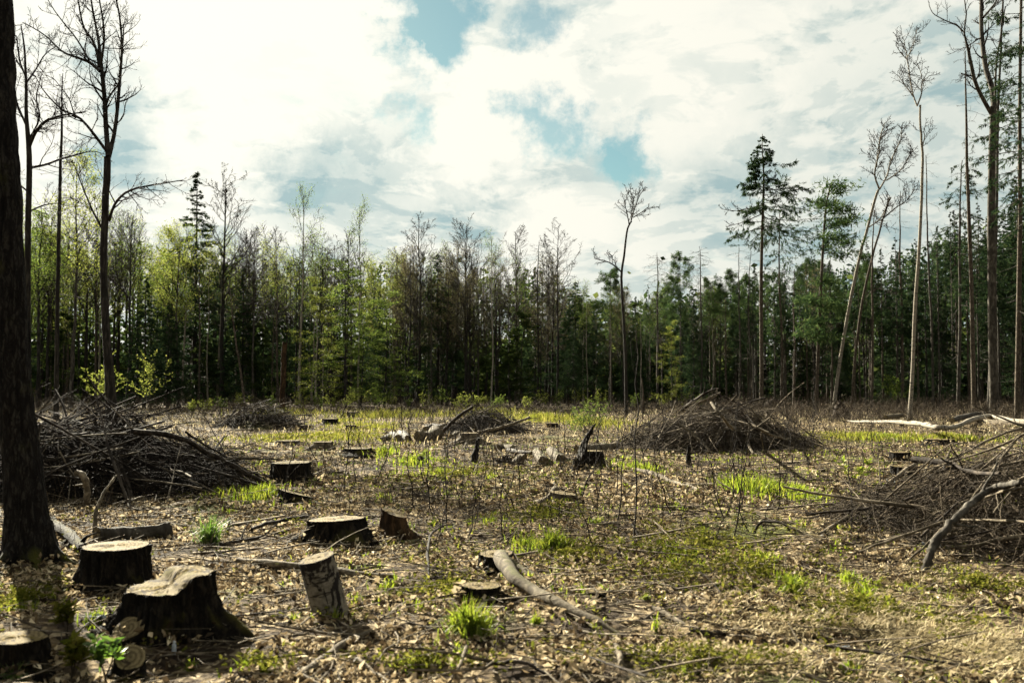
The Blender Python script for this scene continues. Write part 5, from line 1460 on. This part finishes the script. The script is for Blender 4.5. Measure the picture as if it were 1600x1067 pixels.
tag(link('low_herbs', mb.mesh('low_herbs', M['herb'], False)), 'small green herbs sprouting through the dead leaves', 'herbs', kind='stuff')


def tuft(label, px, py, wpx, hpx, n, seed, mat='grass', name='grass_tuft', lean=.75):
    r = np.random.default_rng(seed); g = gp(px, py); s = g[1] / FPX
    a = r.uniform(0, 6.28, n); q = np.abs(r.normal(0, .33, n)) * wpx * s
    x, y = q * np.cos(a), q * np.sin(a) * .8
    mb = MB(); c_az = np.arctan2(y, x)
    H = hpx * s
    zz = height(x + g[0], y + g[1]) - g[2]
    n_ = len(x); hh = np.full(n_, H * 1.15)
    blades(mb, r, x, y, hh, np.full(n_, .011), lean, None, .6, z=zz)
    o = link(name, mb.mesh(name, M[mat], False)); o.location = g
    md = MB(); nd = n // 5; a = r.uniform(0, 6.28, nd); q = np.abs(r.normal(0, .5, nd)) * wpx * s
    x, y = q * np.cos(a), q * np.sin(a) * .8
    blades(md, r, x, y, np.full(nd, H * 1.0), np.full(nd, .007), 1.0, z=height(x + g[0], y + g[1]) - g[2], vz=.6)
    link('dead_blades', md.mesh('tuft_dead_blades', M['straw'], False), o)['kind'] = 'stuff'
    return tag(o, label, 'grass')


tuft('big bright grass tuft in front of the low moss-covered stump', 735, 995, 42, 52, 520, 1)
tuft('big spreading grass tuft beyond the grey stump with the long root', 864, 862, 38, 36, 420, 2, 'grass')
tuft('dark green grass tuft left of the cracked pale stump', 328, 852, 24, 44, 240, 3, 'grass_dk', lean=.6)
tuft('small round grass tuft far right of the spreading tuft', 930, 820, 16, 14, 130, 4)
tuft('tiny mossy tuft right of the little flat stump', 1008, 938, 12, 10, 110, 5)
tuft('small grass tuft at the foot of the broad old stump', 152, 972, 13, 20, 90, 6)
tuft('small grass tuft below the broad old stump beside the white bottle', 297, 1046, 12, 18, 70, 7)
tuft('grass tuft by the lower end of the long root', 838, 980, 8, 22, 60, 8)
tuft('little tuft at the left foot of the upright birch billet', 460, 970, 8, 18, 50, 9)
tuft('upright grass tuft among the low herbs right of the middle', 1238, 930, 18, 32, 160, 10)
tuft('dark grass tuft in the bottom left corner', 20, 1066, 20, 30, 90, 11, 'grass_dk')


def leafy_plant(label, px, py, hpx, seed, nst=4, lsize=.07, mat='herb', name='leafy_plant', spread=.35, per=26):
    r = np.random.default_rng(seed); g = gp(px, py); s = g[1] / FPX; H = hpx * s
    st = np.zeros((1, 2, 3)); st[0, 1, 2] = .02
    a, b = spawn(r, st, np.full((1, 2), .006), nst, 0, 1, (5, 5 + spread * 90), (H * .7, H * 1.05), 1.0, up=.08, jit=.1, P=8, rmin=.004, tshape=0)
    a2, b2 = spawn(r, a, b, 5, .35, 1, (30, 60), ('r', .15, .35), .6, up=.05, jit=.1, P=4, rmin=.003)
    e = thing(name, label, 'plant', g)
    link('stems', tubes(tubes(MB(), a, b, 5), a2, b2, 4).mesh('plant_stems', M['twig']), e)['kind'] = 'stuff'
    c, T = along(r, a2, per // 4, .3, 1); c1, T1 = along(r, a, per // 3, .5, 1); c = np.concatenate([c, c1]); T = np.concatenate([T, T1])
    ml = MB(); nr = rdir(r, len(c)); nr[:, 2] = np.abs(nr[:, 2]) + .5
    cards(ml, c, rdir(r, len(c), .5) + T * .6, NRM(nr), r.uniform(.6, 1.2, len(c)) * lsize, r.uniform(.35, .6, len(c)) * lsize)
    link('leaves', ml.mesh('plant_leaves', M[mat], False), e)['kind'] = 'stuff'
    return e


leafy_plant('bright young leafy shoot between the corner stump and the broad old stump', 105, 1000, 60, 1, 3, .07)
leafy_plant('second leafy shoot nearer the bottom edge beside the corner stump', 112, 1062, 58, 2, 4, .07)
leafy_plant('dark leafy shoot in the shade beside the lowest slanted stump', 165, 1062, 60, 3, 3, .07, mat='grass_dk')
leafy_plant('small green sapling with fresh leaves in the right half of the clearing', 1338, 765, 46, 4, 3, .09, mat='grass')
leafy_plant('pale-leaved bush at the forest edge right of the tall forked tree', 240, 655, 120, 5, 8, .11, mat='spring_yel', spread=.5, per=70, name='bush')
leafy_plant('pale-leaved bush at the forest edge left of the tall forked tree', 145, 655, 95, 6, 6, .13, mat='spring_yel', spread=.5, per=80, name='bush')
leafy_plant('round brown shrub with a dark base behind the jagged broken stump', 925, 680, 58, 7, 40, .06, mat='spring', spread=.8, per=30, name='bush')
leafy_plant('green young fir-like bush left of the foot of the slender white birch', 1395, 640, 60, 8, 12, .16, mat='spring', spread=.8, per=60, name='bush')
# shrubs along the forest edge
SHR = [(345, 640, 34), (375, 638, 40), (470, 640, 46), (495, 640, 40), (520, 642, 44), (545, 640, 36), (585, 640, 40), (610, 638, 34), (668, 640, 44), (690, 638, 56), (718, 642, 50), (738, 640, 46), (780, 640, 40), (822, 640, 36),
       (845, 638, 44), (870, 636, 42), (905, 638, 50), (940, 636, 46), (990, 640, 40), (1040, 636, 40), (1070, 634, 44), (425, 640, 40), (320, 645, 36), (300, 648, 40), (640, 640, 30), (757, 636, 30), (560, 636, 50), (1092, 638, 36)]
for i, (px, py, h) in enumerate(SHR):
    dk = 'yellow-green' if i % 3 else 'olive'
    zone = 'behind the far grass strip' if px < 640 else ('behind the middle brush pile' if px < 880 else 'behind the round brown shrub')
    e = leafy_plant(f'{dk} knee-high to waist-high shrub {zone}', px, py + 4, h * .72, 50 + i, 10, .10, mat='spring_yel' if i % 3 else 'spring', spread=.5, per=30, name='shrub')
    e['group'] = f'{dk} shrubs {zone}'

# leafless thicket of thin brown stems along the edge
r = np.random.default_rng(99)
for lab, x0, x1, py0, py1, n, mt, hh in (('brown leafless thicket along the foot of the right forest edge', 1080, 1700, 634, 660, 4400, 'twig', (.5, 1.5)), ('brown leafless scrub along the foot of the left and middle forest edge', -60, 1100, 630, 656, 3600, 'twig', (.5, 1.5))):
    px = r.uniform(x0, x1, n); py = r.uniform(py0, py1, n)
    d = CAM_H * FPX / (py - HORIZON); x = (px - 800) / FPX * d
    base = np.stack([x, d, height(x, d, False)], -1); dr = rdir(r, n, .3); dr[:, 2] = np.abs(dr[:, 2]) + .9; dr = NRM(dr); L = r.uniform(*hh, n)
    pts = np.empty((n, 5, 3)); pts[:, 0] = base
    for k in range(1, 5):
        dr = NRM(dr + r.normal(size=dr.shape) * .18); pts[:, k] = pts[:, k - 1] + dr * (L / 4)[:, None]
    rad = np.full((n, 5), .011) * np.linspace(1, .5, 5)
    mb = tubes(MB(), pts, rad, 3)
    a, b = spawn(r, pts, rad, 1, .3, 1, (25, 60), ('r', .3, .6), .7, jit=.15, P=3, rmin=.006); tubes(mb, a, b, 3)
    tag(link('thicket', mb.mesh('thicket', M[mt])), lab, 'thicket', kind='stuff')

# thin upright whips regrowing in the clearing
WHIP = []
for i in range(8):
    q = np.random.default_rng(700 + i); st = np.zeros((1, 9, 3)); st[0, :, 2] = np.linspace(-.03, 1.5, 9); st[0, :, :2] = np.cumsum(q.normal(size=(9, 2)), 0) * .035
    rd = np.linspace(.0075, .003, 9)[None]; mb = tubes(MB(), st, rd, 5)
    a, b = spawn(q, st, rd, 5 + i % 5, .2, .97, (20, 50), (.15, .6), .6, up=.06, jit=.08, P=5, rmin=.0028); tubes(mb, a, b, 4)
    WHIP.append(mb.mesh('whip', M['twig_dark']))
o = link('sapling', WHIP[0]); g = gp(990, 840); o.location = g; o.scale = (1.5, 1.5, 1.55); tag(o, 'tallest thin bare sapling standing alone right of the jagged broken stump', 'sapling')
WP = [(560, 705), (572, 740), (590, 760), (605, 720), (618, 790), (630, 745), (645, 800), (655, 770), (668, 735), (680, 810), (690, 770), (702, 820), (715, 790), (728, 760), (742, 830), (752, 800), (765, 775), (775, 840), (785, 850), (795, 760), (805, 800),
      (818, 785), (830, 815), (842, 750), (855, 795), (868, 740), (880, 820), (895, 790), (908, 765), (920, 745), (935, 800), (950, 775), (965, 820), (1005, 790), (1020, 760), (1035, 735), (1048, 800), (1060, 830), (1075, 770), (1090, 745), (1105, 780),
      (1120, 810), (1135, 760), (1150, 735), (1165, 800), (1180, 770), (1200, 740), (1220, 800), (1240, 765), (1260, 735), (1280, 780), (1295, 750), (1310, 720), (1325, 790), (1345, 740), (1360, 720), (1375, 760), (470, 745), (480, 790), (440, 800), (388, 785), (535, 770), (548, 800), (512, 740), (500, 720), (620, 705), (640, 700), (700, 715), (760, 715),
      (545, 690), (565, 672), (585, 690), (400, 740), (372, 720), (1000, 700), (1330, 830), (1120, 850), (1145, 835), (1190, 850), (1400, 705), (1425, 720), (670, 850), (682, 855), (860, 850), (925, 860)]
r = np.random.default_rng(123)
WP += [(float(a), float(b)) for a, b in zip(r.uniform(540, 1330, 60), 606 + 2567 / r.uniform(11, 34, 60))]
for i, (px, py) in enumerate(WP):
    g = gp(px + r.uniform(-5, 5), py + r.uniform(-5, 5)); o = link('sapling', WHIP[i % 8]); o.location = g; o.rotation_euler = (r.normal(0, .13), r.normal(0, .13), r.uniform(0, 6.28))
    s = r.uniform(.35, .95) * (1.1 if py < 730 else 1); o.scale = (max(s, .6) * (1 + g[1] / 45), max(s, .6) * (1 + g[1] / 45), s)
    zone = next(z for lim, z in ((450, 'right of the left brush pile'), (560, 'around the square black stump'), (610, 'right of the square black stump'), (660, 'left of the short dark stake'), (710, 'just left of the short dark stake'), (760, 'around the short dark stake'), (800, 'right of the short dark stake'), (850, 'left of the sunlit rooty stump'), (890, 'around the sunlit rooty stump'), (930, 'below the jagged broken stump'), (985, 'left of the tallest sapling'),
                             (1060, 'around the tallest sapling'), (1160, 'below the central brush pile'), (1260, 'around the bright grass patch'), (9999, 'around the black stump pair')) if px < lim)
    zone = ('nearer ' if py > 775 else 'farther ') + 'sapling ' + zone
    tag(o, f'thin {zone}', 'sapling', f'saplings {zone}')


# scraps
def scrap(name, label, px, py, w, h, seed, mat='paper', tall=0.0):
    r = np.random.default_rng(seed); g = gp(px, py); s = g[1] / FPX; n = 7
    u, v = np.meshgrid(np.linspace(-1, 1, n), np.linspace(-1, 1, n))
    z = (np.cumsum(r.normal(size=(n, n)), 1) * .25 + np.cumsum(r.normal(size=(n, n)), 0) * .25); z = (z - z.min()) / (z.max() - z.min())
    V = np.stack([u * w * s * (1 + r.normal(size=u.shape) * .08), v * w * s * .6 * (1 + r.normal(size=u.shape) * .08), z * h * s + .01], -1)
    i = np.arange(n - 1)[None]; j = np.arange(n - 1)[:, None] * n
    q = np.stack([j + i, j + i + 1, j + n + i + 1, j + n + i], -1).reshape(-1, 4)
    V2 = V.copy(); V2[..., 2] = -.02
    o = link(name, MB().add(V, q).mesh(name, M[mat], False)); o.location = g
    sm = o.modifiers.new('thickness', 'SOLIDIFY'); sm.thickness = .003
    return tag(o, label, 'litter')


scrap('paper_scrap', 'crumpled white scrap left of the broad old stump', 150, 974, 15, 14, 1)
scrap('paper_scrap', 'small white scrap near the black stump pair', 1392, 758, 6, 9, 2)
scrap('paper_scrap', 'white crumpled scrap hanging in the right brush pile', 1455, 842, 12, 10, 3)
scrap('paper_scrap', 'white scrap lying in the dry grass at the bottom right', 1318, 1016, 9, 7, 4)
scrap('bark_flake', 'pale flat bark flake lying in the right foreground', 1500, 970, 14, 6, 5, 'bark_root')
scrap('bark_flake', 'pale flat flake beside the end of the long root', 988, 990, 10, 5, 6, 'bark_root')
# small plastic bottle standing in the shade of the broad stump
g = gp(272, 1022); s = g[1] / FPX
e = thing('plastic_bottle', 'small whitish plastic bottle standing in the shade of the broad old stump', 'bottle', g)
pr = [(0, .0), (3.2, 0), (3.4, 1.5), (3.4, 12), (3.0, 15), (1.6, 17.5), (1.5, 19)]
def lathe(pr, k=14):
    th = np.arange(k) * 2 * math.pi / k; v = np.concatenate([np.stack([a * s * np.cos(th), a * s * np.sin(th), np.full(k, b * s)], -1) for a, b in pr]); i = np.arange(len(pr) - 1)[:, None] * k; j = np.arange(k)[None]
    return MB().add(v, np.stack([i + j, i + (j + 1) % k, i + k + (j + 1) % k, i + k + j], -1))
link('body', lathe(pr).mesh('bottle_body', M['paper']), e)
link('cap', lathe([(1.9, 18.2), (1.9, 21), (0, 21.2)]).mesh('bottle_cap', M['paper']), e)

# fine parts too small to pick apart are one mass each
for o in scene.objects:
    if o.parent is not None and o.name.split('.')[0] in ('twigs', 'branches', 'crown', 'dead_branches', 'leaves'):
        o['kind'] = 'stuff'


# things of one kind that only their place tells apart: say which, counted from the left
ORD = ['first', 'second', 'third', 'fourth', 'fifth', 'sixth', 'seventh', 'eighth', 'ninth', 'tenth', 'eleventh', 'twelfth', 'thirteenth', 'fourteenth']
same = {}
for o in scene.objects:
    if o.parent is None and 'label' in o and 'group' in o:
        same.setdefault(o['label'], []).append(o)
for lb, objs in same.items():
    if 2 <= len(objs) <= 14:
        objs.sort(key=lambda o: o.matrix_basis.translation.x / max(o.matrix_basis.translation.y, .1))
        for k, o in enumerate(objs):
            w = ('left' if k == 0 else 'right') + ' one of two: ' if len(objs) == 2 else ORD[k] + ' from left: '
            o['label'] = w + lb
